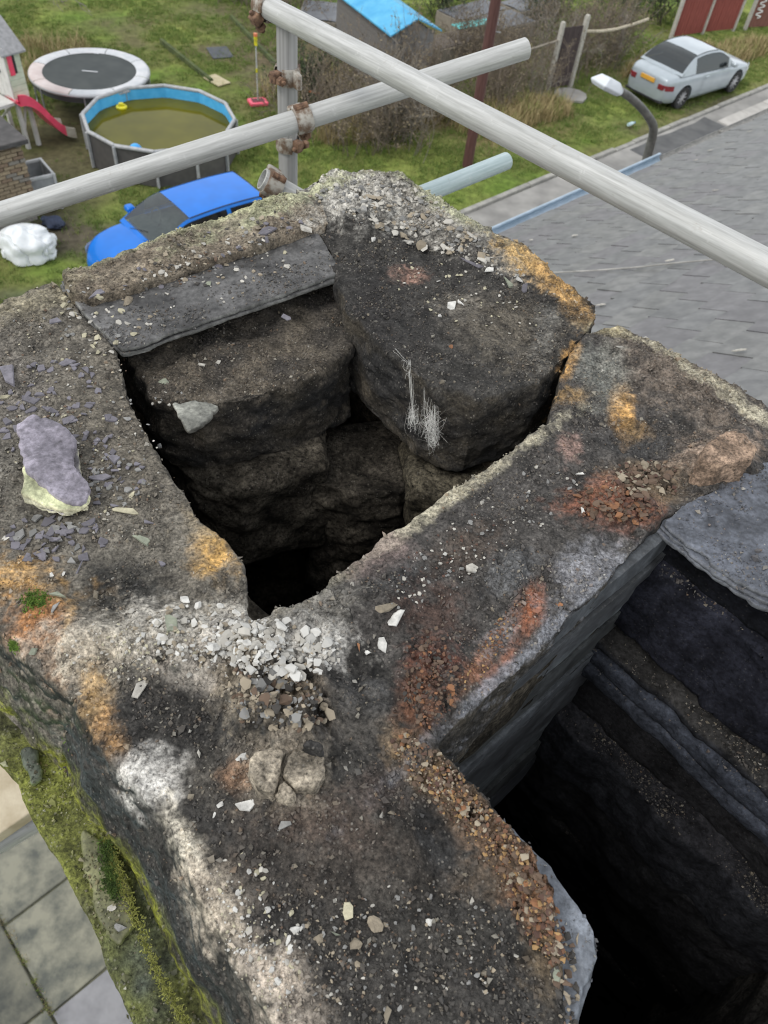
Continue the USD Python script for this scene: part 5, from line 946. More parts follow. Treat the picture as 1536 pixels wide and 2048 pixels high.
def car(label, loc, rz, body_paint, L, W, H, base, prof, wheel_r=.315, plate=None):
    """prof: dict of x positions from the tail (-L/2) to the nose, belt heights and glass corners"""
    th = thing('parked_car', label, 'car', loc, rz); hw = W / 2
    xs = np.array(prof['x']); q = np.concatenate([np.linspace(xs[0], xs[0] + .12, 6)[:-1], np.linspace(xs[0] + .12, xs[-1] - .12, 64), np.linspace(xs[-1] - .12, xs[-1], 6)[1:]])
    deck, width, low = (pchip(xs, prof[k], q) for k in ('deck', 'width', 'low'))
    rings = []
    for x, d, w, lo in zip(q, deck, width, low):
        sh = lo + (d - lo) * .80
        half = [(0, lo), (w * .75, lo), (w * .93, lo + .03), (w * .985, lo + (d - lo) * .22), (w, lo + (d - lo) * .45), (w * .992, lo + (d - lo) * .62), (w * .97, sh), (w * .93, lo + (d - lo) * .91), (w * .84, lo + (d - lo) * .965), (w * .5, d - .004), (0, d + .006)]
        full = half + [(-y, z) for y, z in half[-2:0:-1]]; rings.append([(x, y, z) for y, z in full])
    rings = np.array(rings); n, m = rings.shape[:2]; v = rings.reshape(-1, 3); F_ = []
    for a in range(n - 1):
        for b in range(m): i0, i1, j0, j1 = a * m + b, a * m + (b + 1) % m, (a + 1) * m + b, (a + 1) * m + (b + 1) % m; F_ += [(i0, j1, i1), (i0, j0, j1)]
    c0, c1 = len(v), len(v) + 1; v = np.vstack([v, rings[0].mean(0), rings[-1].mean(0)])
    for b in range(m): F_ += [(c0, b, (b + 1) % m), (c1, (n - 1) * m + (b + 1) % m, (n - 1) * m + b)]
    bt = trimesh.Trimesh(v, np.array(F_), process=True); bt.fix_normals()
    mb = m3.Manifold(m3.Mesh(bt.vertices.astype(np.float32), bt.faces.astype(np.uint32)))
    wx = (prof['rear_axle'], prof['rear_axle'] + base)
    if not mb.is_empty():
        for x in wx:
            for s in (-1, 1):
                cyl = m3.Manifold.cylinder(.30, wheel_r + .055, circular_segments=40, center=True).rotate((90, 0, 0)).translate((x, s * (hw - .08), wheel_r + .01)); mb = mb - cyl
        bt = tm(mb)
    body = part(th, 'body', bt, body_paint, 35)
    # greenhouse
    gx = prof['glass']; belt = lambda x: float(np.interp(x, q, deck)) - .012; wd = lambda x: float(np.interp(x, q, width))
    def roof_z(x): return float(pchip([gx[0], gx[1], (gx[1] + gx[2]) / 2, gx[2], gx[3]], [belt(gx[0]), H - .035, H, H - .03, belt(gx[3])], x))
    def rail_w(x): return wd(x) * .93 - (roof_z(x) - belt(x)) * .36
    gq = np.concatenate([np.linspace(gx[0], gx[1], 12)[:-1], np.linspace(gx[1], gx[2], 20)[:-1], np.linspace(gx[2], gx[3], 12)]); rings = []
    for x in gq:
        zb, zr, wb, wr = belt(x) - .03, roof_z(x), wd(x) * .93, rail_w(x); h = zr - zb
        half = [(wb, zb), (wb + (wr - wb) * .5, zb + h * .5), (wr + .012, zb + h * .86), (wr - .03, zb + h * .955), (wr * .75, zb + h * .99), (wr * .4, zr), (0, zr + .006)]
        rings.append([(x, y, z) for y, z in half] + [(x, -y, z) for y, z in half[-2::-1]])
    rings = np.array(rings); n, m = rings.shape[:2]; v = rings.reshape(-1, 3); i = np.arange(n * m).reshape(n, m)
    Qf = np.stack([i[:-1, :-1].ravel(), i[1:, :-1].ravel(), i[1:, 1:].ravel(), i[:-1, 1:].ravel()], 1)
    row = np.tile(np.arange(m - 1), n - 1); xc = np.repeat((gq[:-1] + gq[1:]) / 2, m - 1); side_r = np.isin(row, (0, 1, m - 3, m - 2)); top_r = (row >= 3) & (row <= m - 5)
    rear_g = top_r & (xc > gx[0] + .05) & (xc < gx[1]); wind_g = top_r & (xc > gx[2]) & (xc < gx[3] - .04)
    sides = [side_r & (xc > xa) & (xc < xb) for xa, xb, _t in prof['side']]; cut = rear_g | wind_g
    for k in sides: cut = cut | k
    Qf = Qf[:, ::-1]
    part(th, 'roof', (v, Qf[~cut]), body_paint, 35)
    def glass(name, mask, gm):
        q4 = Qf[mask]; ids, inv_ = np.unique(q4, return_inverse=True); part(th, name, (v[ids] * np.array([1, .997, 1]) - np.array([0, 0, .003]), inv_.reshape(q4.shape)), gm, True)
    glass('rear_window', rear_g, prof['tint']); glass('windscreen', wind_g, prof.get('front_tint', prof['tint']))
    for k in sides:
        for lf in (0, 1): glass('side_window', k & ((row < 3) if lf else (row > 3)), prof['tint'])
    for e in (3, m - 4): part(th, 'roof_trim', pipe(rings[(gq > gx[1] - .1) & (gq < gx[2] + .05)][:, e] + np.array([0, 0, .004]), .011, 6), BLACKP, True)
    for y_ in (-.42, .10):
        w0 = np.array([gx[3] - .03, y_, belt(gx[3]) + .02]); w1 = np.array([gx[3] - .16, y_ + .5, roof_z(gx[3] - .16) + .012]); part(th, 'wiper', pipe([w0, (w0 + w1) / 2 + (0, 0, .01), w1], .008, 6), BLACKP, True)
    bz = belt((gx[0] + gx[3]) / 2); cab = [(gx[0] + .06, .02), (gx[3] - .10, .02)]
    part(th, 'cabin_floor', box(gx[0] + .12, gx[3] - .16, -hw * .84, hw * .84, bz - .04, bz + .014), CABIN)
    part(th, 'dashboard', rbox(gx[3] - .50, gx[3] - .14, -hw * .80, hw * .80, bz - .02, bz + .07, .03), CABIN)
    for s in (-1, 1):
        part(th, 'front_seat', rbox(gx[2] - .62, gx[2] - .48, s * .36 - .22, s * .36 + .22, bz, bz + .22, .05), CABIN); part(th, 'headrest', rbox(gx[2] - .62, gx[2] - .52, s * .36 - .12, s * .36 + .12, bz + .24, bz + .38, .04), CABIN)
    part(th, 'rear_seat', rbox(gx[1] + .05, gx[1] + .2, -hw * .7, hw * .7, bz, bz + .2, .05), CABIN)
    part(th, 'steering_wheel', moved(trimesh.creation.torus(.18, .016, major_sections=24, minor_sections=8), (gx[3] - .58, -.36, bz + .10), ry=1.1), CABIN)
    for s in (-1, 1):
        for xa, xb in prof['doors']:
            dx = np.linspace(xa, xb, 8); dz = np.linspace(.16, .86, 7)
            def g_(x, t, s=s):
                lo, d, w = np.interp(x, q, low), np.interp(x, q, deck), np.interp(x, q, width); y = np.interp(t, [0, .06, .22, .45, .62, .8, .91], [.93 * w, .95 * w, .985 * w, w, .992 * w, .97 * w, .93 * w]); return (x, s * (y + .007), lo + (d - lo) * t)
            vv, qq = grid(g_, dx, dz); dr = part(th, 'door', (vv, qq if s < 0 else qq[:, ::-1]), body_paint, 35)
            hx = xa + .16; hz = .74; y = np.interp(hx, q, width) * .99
            part(dr, 'handle', rbox(hx - .09, hx + .09, s * y - .02, s * y + .03, np.interp(hx, q, deck) * .82 - .015, np.interp(hx, q, deck) * .82 + .015, .008), body_paint)
        x = gx[3] - .32; mr = part(th, 'wing_mirror', moved(rbox(-.09, .09, -.10, .10, -.065, .065, .045), (x, s * (wd(x) + .10), belt(x) + .09)), body_paint)
        fx, rx = prof['x'][-1], prof['x'][0]
        lm_ = lambda x0, x1, z0, z1, w0, w1: grid(lambda a, b: (x0 + (x1 - x0) * a, s * (np.interp(x0 + (x1 - x0) * a, q, width) * (w0 + (w1 - w0) * b) + .004), z0 + (z1 - z0) * b), np.linspace(0, 1, 6), np.linspace(0, 1, 4))
        vv, qq = lm_(rx + .012, rx + .30, prof['lamp_r'][0], prof['lamp_r'][1], 1.0, .985); part(th, 'tail_light', (vv, qq if s < 0 else qq[:, ::-1]), REDL, True)
        wback = np.interp(rx + .03, q, width); part(th, 'tail_light', rbox(rx - .012, rx + .05, *(sorted((s * (wback - .20), s * (wback - .02)))), prof['lamp_r'][0], prof['lamp_r'][1], .012), REDL)
        vv, qq = lm_(fx - .45, fx - .05, prof['lamp_f'][0], prof['lamp_f'][1], 1.0, .97); part(th, 'headlight', (vv, qq if s < 0 else qq[:, ::-1]), LAMPG, True)
        for x in wx:
            y = s * (hw - .115); tyre = trimesh.creation.revolve(np.array([[.2, -.09], [wheel_r - .03, -.10], [wheel_r, -.07], [wheel_r, .07], [wheel_r - .03, .10], [.2, .09], [.2, -.09]]), sections=40); tyre = moved(tyre, (x, y, wheel_r), rx=math.pi / 2)
            wh = part(th, 'wheel', tyre, RUB, 30); rm = wheel_r - .085
            part(wh, 'rim', moved(trimesh.creation.revolve(np.array([[.0, .0], [rm - .02, .0], [rm, -.07], [rm + .012, -.07], [rm + .012, .055], [rm - .012, .065], [rm - .03, .02], [0, .018], [0, 0]]), sections=36), (x, y + s * .02 * 0, wheel_r), rx=-s * math.pi / 2), BLACKP, 30)
            sp_ = [];
            for k in range(10):
                a = k * math.pi / 5; e = np.array([math.cos(a), 0, math.sin(a)]); b_ = rbox(.03, rm, -.017, .017, -.012, .012, .006); T = np.eye(4); T[:3, 0], T[:3, 1], T[:3, 2] = e, np.cross([0, 1, 0], e), [0, 1, 0]; T[:3, 3] = (x, y + s * .075, wheel_r); b_.apply_transform(T); sp_.append(b_)
            hub = trimesh.creation.cylinder(.06, segment=((x, y + s * .05, wheel_r), (x, y + s * .09, wheel_r)), sections=16)
            ringm = moved(trimesh.creation.annulus(rm - .03, rm + .012, .03, sections=36), (x, y + s * .075, wheel_r), rx=math.pi / 2)
            part(wh, 'spokes', tm(m3.Manifold.batch_boolean([m3.Manifold(m3.Mesh(o.vertices.astype(np.float32), o.faces.astype(np.uint32))) for o in sp_ + [hub, ringm]], m3.OpType.Add)), RIMM, 30)
    if plate is not None: part(th, 'number_plate', rbox(prof['x'][0] - .022, prof['x'][0] + .02, -.26, .26, plate[0], plate[0] + .115, .008), plate[1])
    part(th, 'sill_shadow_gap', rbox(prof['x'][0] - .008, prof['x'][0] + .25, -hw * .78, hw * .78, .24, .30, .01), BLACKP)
    return th
CABIN = surf('cabin_dark', (.04, .042, .042), rough=.8, scale=8, col2=(.09, .09, .088))
def glazing(name, c): return usdkit.material(stage, '/World/Looks/' + name, {'f': ('fresnel', {'IOR': 1.75}), 't': ('transparent_bsdf', {'color': c}), 'g': ('glossy_bsdf', {'roughness': .03, 'color': (.9, .95, .95)}), 'm': ('mix_closure', {})}, [('f.fac', 'm.fac'), ('t.BSDF', 'm.closure1'), ('g.BSDF', 'm.closure2')], surface='m.closure')
TINT_D, TINT_L = glazing('dark_glazing', (.16, .18, .19)), glazing('green_glazing', (.62, .72, .68))
REDL = surf('tail_lamp_red', (0.11, 0.010, 0.014), rough=.15, scale=20, col2=(.2, .025, .03)); LAMPG = surf('headlamp', (0.5, 0.52, 0.54), rough=.1); PLATEY = surf('rear_plate_yellow', (0.50, 0.24, 0.03), rough=.4, scale=30, col2=(.62, .34, .05))
fwd = np.array([.72, .69]); cpos = (at(1355, 215, 0)[:2] + at(1460, 182, 0)[:2]) / 2 + np.array([-.69, .72]) * .80
silver = dict(x=[-2.29, -2.22, -1.9, -1.3, -.6, .3, 1.1, 1.75, 2.15, 2.29], deck=[.60, .90, .985, .99, .965, .93, .90, .82, .68, .50], width=[.56, .70, .845, .885, .885, .885, .88, .84, .70, .50], low=[.30, .24, .21, .19, .18, .18, .18, .19, .22, .28],
              rear_axle=-1.42, glass=[-1.78, -1.02, .02, .98], side=[(-1.08, .64, (True, .34))], doors=[(-.62, .78)], lamp_r=(.60, .74), lamp_f=(.56, .70), tint=TINT_D)
car('silver saloon with dark windows parked on the grass verge', (cpos[0], cpos[1], -.02), math.atan2(fwd[1], fwd[0]), paint('silver_paint', (0.33, 0.37, 0.395), .3), 4.58, 1.77, 1.44, 2.76, silver, .32, (.70, PLATEY))
bf = -np.array([.70, .714]); bpos = np.array([-4.80, 14.05])
blue = dict(x=[-1.95, -1.90, -1.6, -1.0, -.3, .5, 1.1, 1.5, 1.82, 1.95], deck=[.70, .90, .96, .965, .955, .95, .93, .87, .70, .52], width=[.74, .80, .84, .85, .855, .855, .85, .82, .70, .54], low=[.30, .24, .21, .19, .18, .18, .18, .19, .22, .28],
            rear_axle=-1.27, glass=[-1.88, -1.52, .18, 1.02], side=[(-1.5, -.70, (True, 0)), (-.62, .46, (False, .5))], doors=[(-1.0, -.62), (-.58, .55)], lamp_r=(.75, 1.0), lamp_f=(.56, .72), tint=TINT_D, front_tint=TINT_L)
car('bright blue hatchback parked below the chimney, nose to the left', (bpos[0], bpos[1], -.02), math.atan2(bf[1], bf[0]), paint('blue_paint', (0.001, 0.135, 0.52), .0, .35, .25), 3.9, 1.71, 1.46, 2.45, blue, .30)

# ================================================================== GARDEN
# trampoline
tc = np.array([-9.16, 20.82]); tr = thing('trampoline', 'round garden trampoline with black mat and grey padded rim', 'trampoline', (*tc, 0))
PADM = surf('pad_vinyl', (0.40, 0.42, 0.44), scale=3, rough=.6, col2=(0.52, 0.52, 0.53), bump=.5, bscale=9, bdist=.02); PADP = surf('pad_vinyl_pink', (0.46, 0.38, 0.36), scale=3, rough=.6, col2=(0.55, 0.49, 0.47), bump=.5, bscale=9, bdist=.02); MATM = surf('trampoline_mat', (0.028, 0.034, 0.034), rough=.75, scale=2, col2=(.045, .052, .05)); STEELG = surf('grey_steel', (0.26, 0.27, 0.28), rough=.4, metallic=.4, scale=20, col2=(.34, .35, .36))
part(tr, 'mat', moved(trimesh.creation.cylinder(1.19, .012, sections=64), (0, 0, .80)), MATM)
part(tr, 'mat_mark', rbox(-.2, .2, -.022, .022, .806, .812, .002).apply_transform(trimesh.transformations.rotation_matrix(.12, (0, 0, 1))), PADM)
for k in range(8):
    a0, a1 = k * math.pi / 4 + .006, (k + 1) * math.pi / 4 - .006
    g_ = lambda a, t: ((1.17 + .35 * t) * math.cos(a), (1.17 + .35 * t) * math.sin(a), .815 + .035 * math.sin(math.pi * t) ** .6 + .012 * math.sin(a * 9) * math.sin(math.pi * t) - (.05 if t > .98 else 0))
    vv, qq = grid(g_, np.linspace(a0, a1, 14), [0, .06, .2, .5, .8, .94, 1]); part(tr, 'pad', (vv, qq[:, ::-1] if False else qq), PADP if k in (4, 5) else PADM, True)
part(tr, 'frame', moved(trimesh.creation.torus(1.5, .024, major_sections=64, minor_sections=10), (0, 0, .785)), STEELG, 40)
part(tr, 'valance', trimesh.creation.annulus(1.465, 1.48, .16, sections=64).apply_translation((0, 0, .70)), MATM)
for k in range(4):
    a = k * math.pi / 2 + .6; pts_ = [(1.48 * math.cos(a + d), 1.48 * math.sin(a + d), z) for d, z in ((-.36, .78), (-.36, .10), (-.33, .03), (-.28, .02), (.28, .02), (.33, .03), (.36, .10), (.36, .78))]
    part(tr, 'leg', pipe(pts_, .021, 8), STEELG, True)
single('white_tag', moved(rbox(-.06, .06, -.02, .02, 0, .012, .004), (*at(193, 107, .825)[:2], .822)), PADM, 'small pale scrap on the far rim of the trampoline', 'litter')
# pool
pcn = (at(161, 240, .86) + at(469, 225, .86))[:2] / 2; RP = 1.80; pool = thing('garden_pool', 'twelve-sided frame pool with murky green water and blue liner', 'pool', (*pcn, 0))
POOLO = surf('pool_wall_dark', (0.055, 0.052, 0.052), rough=.55, scale=6, col2=(.08, .075, .072)); LINER = surf('pool_liner_blue', (0.06, 0.36, 0.66), rough=.4, scale=5, col2=(.10, .44, .74), bump=.3, bscale=12, bdist=.01); RAIL = surf('pool_rail', (0.26, 0.27, 0.28), rough=.45, scale=8, col2=(.38, .38, .38))
WATER = usdkit.material(stage, '/World/Looks/murky_water', {'tc': ('texture_coordinate', {}), 'n': ('noise_texture', {'scale': 1.1, 'detail': 5.0}), 'r': ('rgb_ramp', {'ramp': [(.3, (.060, .056, .001)), (.7, (.095, .088, .003))]}), 'n2': ('noise_texture', {'scale': 7.0, 'detail': 2.0}), 'b': ('bump', {'strength': .05, 'distance': .01}), 'p': ('principled_bsdf', {'roughness': .04, 'ior': 1.22})}, [('tc.object', 'n.vector'), ('n.fac', 'r.fac'), ('r.color', 'p.base_color'), ('tc.object', 'n2.vector'), ('n2.fac', 'b.height'), ('b.normal', 'p.normal')], surface='p.BSDF')
ang = [k * math.pi / 6 + .22 for k in range(12)]
for k in range(12):
    p, q_ = (np.array([math.cos(a), math.sin(a)]) for a in (ang[k], ang[(k + 1) % 12]))
    e = (q_ - p) / np.linalg.norm(q_ - p); o_ = np.array([e[1], -e[0]])
    part(pool, 'wall_panel', np_p := cat([box(0, 1, 0, 1, 0, 1)]) if False else trimesh.Trimesh(np.array([(*(p * RP), 0), (*(q_ * RP), 0), (*(q_ * RP), .83), (*(p * RP), .83), (*(p * (RP - .03)), 0), (*(q_ * (RP - .03)), 0), (*(q_ * (RP - .03)), .83), (*(p * (RP - .03)), .83)]), np.array([(0, 1, 2), (0, 2, 3), (5, 4, 7), (5, 7, 6), (3, 2, 6), (3, 6, 7)]), process=False), POOLO, False)
    part(pool, 'liner_panel', trimesh.Trimesh(np.array([(*(p * (RP - .035)), .1), (*(q_ * (RP - .035)), .1), (*(q_ * (RP - .035)), .825), (*(p * (RP - .035)), .825)]), np.array([(1, 0, 3), (1, 3, 2)]), process=False), LINER, False)
    part(pool, 'top_rail', tube(np.array([*(p * (RP - .005)), .845]), np.array([*(q_ * (RP - .005)), .845]), .045, 12), RAIL, 40)
    ps = part(pool, 'post', rbox(-.035, .035, -.03, .03, 0, .84, .012).apply_transform(trimesh.transformations.rotation_matrix(ang[k], (0, 0, 1))).apply_translation((*(p * (RP + .035)), 0)), RAIL)
part(pool, 'water', moved(trimesh.creation.cylinder(RP - .06, .02, sections=48), (0, 0, .56)), WATER)
bp = at(270, 292, .78); single('ball', moved(trimesh.creation.icosphere(3, .15), (bp[0], bp[1], .68)), surf('ball_blue', (0.02, 0.24, 0.62), rough=.3, scale=4, col2=(.04, .32, .7)), 'bright blue ball floating by the near rim of the pool', 'ball', True)
yp = at(243, 213, .6); fl_ = thing('pool_float', 'yellow chlorine float near the blue liner of the pool', 'float', (yp[0], yp[1], .56)); YEL = surf('yellow_plastic', (0.55, 0.50, 0.02), rough=.4)
part(fl_, 'ring', trimesh.creation.torus(.10, .04, major_sections=24, minor_sections=10).apply_translation((0, 0, .03)), YEL, True); part(fl_, 'cap', moved(trimesh.creation.cylinder(.06, .12, sections=20), (0, 0, .06)), YEL)
# playhouse on stilts with a slide
cN, cE = at(29, 197, 1.2), at(58, 188, 1.2); d1 = (cE - cN)[:2]; L1 = float(np.linalg.norm(d1)); d1 /= L1; ra = math.atan2(d1[1], d1[0])
ph = thing('playhouse', 'white stilted wooden playhouse with grey roof and red shutter', 'playhouse', (cN[0], cN[1], 0), ra)       # x along the side wall, y to the left along the gable
WH = surf('white_painted_boards', (0.50, 0.49, 0.46), scale=5, rough=.8, col2=(.62, .61, .58)); GRW = surf('pale_green_boards', (0.42, 0.48, 0.36), scale=5, rough=.8, col2=(.52, .57, .45)); FELT = surf('roof_felt', (0.20, 0.20, 0.205), scale=12, rough=.95, col2=(.29, .29, .295)); REDP = surf('red_plastic', (0.62, 0.06, 0.11), rough=.35, scale=4, col2=(.74, .09, .15)); TANP = surf('slide_foot', (0.42, 0.38, 0.30), rough=.7, scale=9, col2=(.52, .48, .4))
WG = 1.15
for k in range(7): part(ph, 'gable_board', rbox(-.012, .01, k * WG / 7 + .003, (k + 1) * WG / 7 - .003, 1.2, 2.2 + .42 * (1 - abs((k + .5) * 2 / 7 - 1)), .003), WH)
for k in range(8): part(ph, 'side_board', rbox(0.012, L1, -.012, .01, 1.2 + k * .125 + .002, 1.2 + (k + 1) * .125 - .002, .003), GRW)
part(ph, 'floor', rbox(0.0, L1, 0, WG, 1.14, 1.2, .005), WH); part(ph, 'back_wall', rbox(L1 - .02, L1 + .002, .012, WG, 1.2, 2.2, .003), WH); part(ph, 'side_wall', rbox(.012, L1 - .02, WG - .02, WG, 1.2, 2.2, .003), GRW)
for y0, y1 in ((-.12, WG / 2), (WG + .12, WG / 2)):
    z0 = 2.12; z1 = 2.64; vv = np.array([(-.12, y0, z0), (L1 + .12, y0, z0), (L1 + .12, y1, z1), (-.12, y1, z1)]); vv = np.vstack([vv, vv + (0, 0, .035)])
    part(ph, 'roof', trimesh.Trimesh(vv, trimesh.creation.box().faces * 0 + np.array([(0, 1, 2), (0, 2, 3), (4, 6, 5), (4, 7, 6), (0, 5, 1), (0, 4, 5), (1, 6, 2), (1, 5, 6), (2, 7, 3), (2, 6, 7), (3, 4, 0), (3, 7, 4)]), process=False), FELT, False)
for z in (1.82, 2.02):
    part(ph, 'peephole', moved(trimesh.creation.cylinder(.05, .03, sections=20), (-.012, WG * .28, z - .1), ry=math.pi / 2), BLACKP)
part(ph, 'shutter', rbox(L1 * .12, L1 * .42, -.05, -.02, 1.68, 2.14, .01), REDP); part(ph, 'window_opening', rbox(L1 * .42 + .01, L1 * .62, -.020, -.006, 1.7, 2.1, .003), BLACKP)
for x, y in ((.05, .05), (L1 - .05, .05), (.05, WG - .05), (L1 - .05, WG - .05)): part(ph, 'stilt', rbox(x - .045, x + .045, y - .045, y + .045, 0, 1.14, .006), WH)
part(ph, 'brace', tube((.05, .05, .35), (L1 - .1, .05, 1.1), .03, 8), WH); part(ph, 'brace', tube((.05, WG - .1, .35), (.05, .1, 1.1), .03, 8), WH)
part(ph, 'deck', rbox(-.85, -.02, 0, WG, 1.05, 1.12, .006), WH)
for y in (0.03, WG - .03):
    part(ph, 'deck_post', rbox(-.85, -.77, y - .04, y + .04, 0, 1.75, .006), WH)
part(ph, 'handrail', rbox(-.86, -.06, WG - .06, WG, 1.68, 1.74, .006), WH); part(ph, 'handrail', rbox(-.86, -.79, .08, WG - .06, 1.68, 1.74, .006), WH)
for k in range(5): part(ph, 'baluster', rbox(-.84, -.80, .16 + k * .2, .20 + k * .2, 1.12, 1.68, .004), WH)
for k in range(5): part(ph, 'ladder_rung', tube((-1.0 - .06 * (4 - k), .25, .2 + k * .19), (-1.0 - .06 * (4 - k), .75, .2 + k * .19), .02, 8), WH)
inv = np.array([[math.cos(ra), math.sin(ra)], [-math.sin(ra), math.cos(ra)]]); s0 = inv @ (at(26, 203, 1.12)[:2] - cN[:2]); s1 = inv @ (at(138, 262, .12)[:2] - cN[:2])
def slide_piece(t0, t1, name, m_):
    tt = np.linspace(t0, t1, 14); dv = (s1 - s0) / np.linalg.norm(s1 - s0); sd = np.array([-dv[1], dv[0]]); prof_ = [(-.34, .2), (-.30, .2), (-.26, .03), (0, 0), (.26, .03), (.30, .2), (.34, .2), (.345, -.04), (-.345, -.04), (-.34, .2)]
    hz = lambda t: 1.14 * (1 - t ** 1.1) + .12 + .13 * math.sin(t * math.pi * 2.0)
    vv, qq = grid(lambda t, k: (*(s0 + (s1 - s0) * t + sd * prof_[int(k)][0]), hz(t) * .92 + prof_[int(k)][1]), tt, range(10)); return part(ph, name, (vv, qq), m_, 40)
slide_piece(0, .80, 'slide', REDP); slide_piece(.80, 1.0, 'slide_foot', TANP)
# small brick store, left edge
sc = at(40, 279, 1.75)[:2]; st_ = thing('brick_store', 'low brick store with a flat dark roof at the left edge', 'store', (*sc, 0), math.atan2(-U[1], -U[0]))     # x along -U, y along V
def loc_store(m): return m
part(st_, 'roof', rbox(-.12, 3.2, -2.3, .12, 1.68, 1.78, .02), surf('dark_felt', (0.05, 0.048, 0.047), rough=.95, scale=6, col2=(.085, .08, .078), bump=.4, bscale=30)); part(st_, 'core', box(.06, 3.0, -2.2, -.06, 0, 1.68), surf('mortar_joint', (0.20, 0.19, 0.17), rough=.95, scale=30))
BRK = [surf('brick_' + k, c, scale=20, rough=.9, col2=c2, rnd=.2) for k, c, c2 in (('buff', (.20, .155, .10), (.30, .24, .16)), ('brown', (.15, .105, .07), (.22, .16, .11)), ('grey', (.17, .155, .13), (.24, .22, .19)))]
br = np.random.default_rng(8)
for k in range(14):
    for j in range(9):
        x0 = j * .235 + (.117 if k % 2 else 0) - .1; z0 = 1.68 - (k + 1) * .078
        if x0 < 0.0: x0, w_ = 0.0, .225 - .1 - .01
        else: w_ = .225
        part(st_, 'brick', box(x0 + .003, x0 + w_ - .003, -.06, -.004 + br.normal(0, .002), z0 + .004, z0 + .068), BRK[br.choice(3, p=[.5, .3, .2])], False)
    for j in range(5):
        y0 = -.11 - j * .235 - (.117 if k % 2 else 0); z0 = 1.68 - (k + 1) * .078
        part(st_, 'brick', box(.004 + br.normal(0, .002), .06, y0 - .222, y0 - .003, z0 + .004, z0 + .068), BRK[br.choice(3, p=[.5, .3, .2])], False)
# grey frame box, bag, oddments
gp = at(58, 372, .45); fb = thing('cold_frame', 'pale grey framed box standing by the brick store', 'cold frame', (gp[0], gp[1], 0), math.atan2(U[1], U[0]) - .1)
FRM = surf('frame_grey', (0.38, 0.39, 0.39), rough=.6, scale=6, col2=(.5, .5, .5)); PANM = surf('panel_grey', (0.22, 0.23, 0.235), rough=.35, scale=4, col2=(.34, .35, .355))
for x in (-.48, .48):
    for y in (-.38, .38): part(fb, 'corner_post', rbox(x - .03, x + .03, y - .03, y + .03, 0, .8, .005), FRM)
for y in (-.38, .38):
    part(fb, 'rail', rbox(-.45, .45, y - .025, y + .025, .74, .8, .005), FRM); part(fb, 'rail', rbox(-.45, .45, y - .025, y + .025, .05, .11, .005), FRM); part(fb, 'panel', box(-.45, .45, y - .008, y + .008, .11, .74), PANM)
for x in (-.48, .48):
    part(fb, 'rail', rbox(x - .025, x + .025, -.35, .35, .742, .802, .005), FRM); part(fb, 'panel', box(x - .008, x + .008, -.35, .35, .05, .742), PANM)
part(fb, 'base', box(-.45, .45, -.35, .35, .02, .08), surf('frame_base', (.06, .06, .055), scale=6))
fb2 = thing('wooden_pallet', 'grey timber pallet leaning low beside the framed box', 'pallet', (*at(15, 400, .3)[:2], .22), 1.0)
for k in range(6): part(fb2, 'slat', moved(rbox(-.5, .5, -.045, .045, 0, .02, .004), (0, -.42 + k * .17, .05)), FRM)
for k in range(3): part(fb2, 'bearer', rbox(-.48 + k * .44, -.40 + k * .44, -.48, .48, -.04, .048, .004), FRM)
bg = at(52, 492, .22); m = trimesh.creation.icosphere(5, 1.0); v = np.array(m.vertices); v = v * (.60, .5, .40); nv = np.array(m.vertices)
v += nv * ((fbm(v, .45, 2, 301) * .34)[:, None] - np.maximum(.05 - np.abs(fbm(v, .4, 2, 302)), 0)[:, None] * 1.1); v[:, 2] = np.maximum(v[:, 2], -.2)
single('bulk_bag', trimesh.Trimesh(v + (bg[0], bg[1], .22), m.faces, process=False), surf('white_plastic_bag', (0.60, 0.63, 0.64), rough=.35, scale=5, col2=(.74, .76, .77), bump=.4, bscale=4, bdist=.03), 'crumpled white plastic bulk bag on the grass left of the blue car', 'bag', True)
dp = at(105, 442, .1); m = trimesh.creation.icosphere(3, 1.0); v = np.array(m.vertices) * (.24, .18, .12); v += v * fbm(v, .12, 3, 303)[:, None] * 1.2
single('dark_bundle', trimesh.Trimesh(v + (dp[0], dp[1], .08), m.faces, process=False), surf('navy_cloth', (.03, .04, .07), rough=.9, scale=8), 'dark blue bundle on the bare soil behind the white bag', 'bundle', True)
# swingball
wb_ = at(516, 208, .0); sb = thing('swingball_game', 'garden swingball with red tray base and yellow-topped pole', 'toy', (wb_[0], wb_[1], 0), .5)
part(sb, 'base', rbox(-.26, .26, -.2, .2, .0, .10, .03), REDP); part(sb, 'base_well', rbox(-.17, .17, -.12, .12, .09, .106, .006), surf('dark_red_well', (.10, .012, .02), rough=.6))
part(sb, 'pole', tube((0, 0, .1), (0, 0, 1.55), .016, 8), FRM); part(sb, 'pole_joint', tube((0, 0, .82), (0, 0, .92), .026, 10), YEL); part(sb, 'spiral_top', moved(trimesh.creation.cylinder(.045, .22, sections=14), (0, 0, 1.6)), YEL); part(sb, 'top_cap', moved(trimesh.creation.cylinder(.05, .07, sections=14), (0, 0, 1.74)), surf('orange_plastic', (.6, .18, .08), rough=.4))
mt_ = at(440, 106, 0); single('rubber_mat', moved(rbox(-.32, .32, -.42, .42, 0.0, .035, .012), (mt_[0], mt_[1], gh(mt_[0], mt_[1]) + .015), rz=.5), surf('rubber_dark', (.05, .055, .065), rough=.8, scale=5, col2=(.08, .085, .095)), 'dark grey rubber mat lying on the lawn', 'mat')
mt_ = at(434, 163, 0); single('board_scrap', moved(rbox(-.22, .22, -.36, .36, 0.0, .03, .006), (mt_[0], mt_[1], gh(mt_[0], mt_[1]) + .015), rz=.9), surf('board_tan', (.34, .29, .17), rough=.8, scale=8, col2=(.44, .39, .26)), 'tan board lying at the end of the timber edging', 'board')
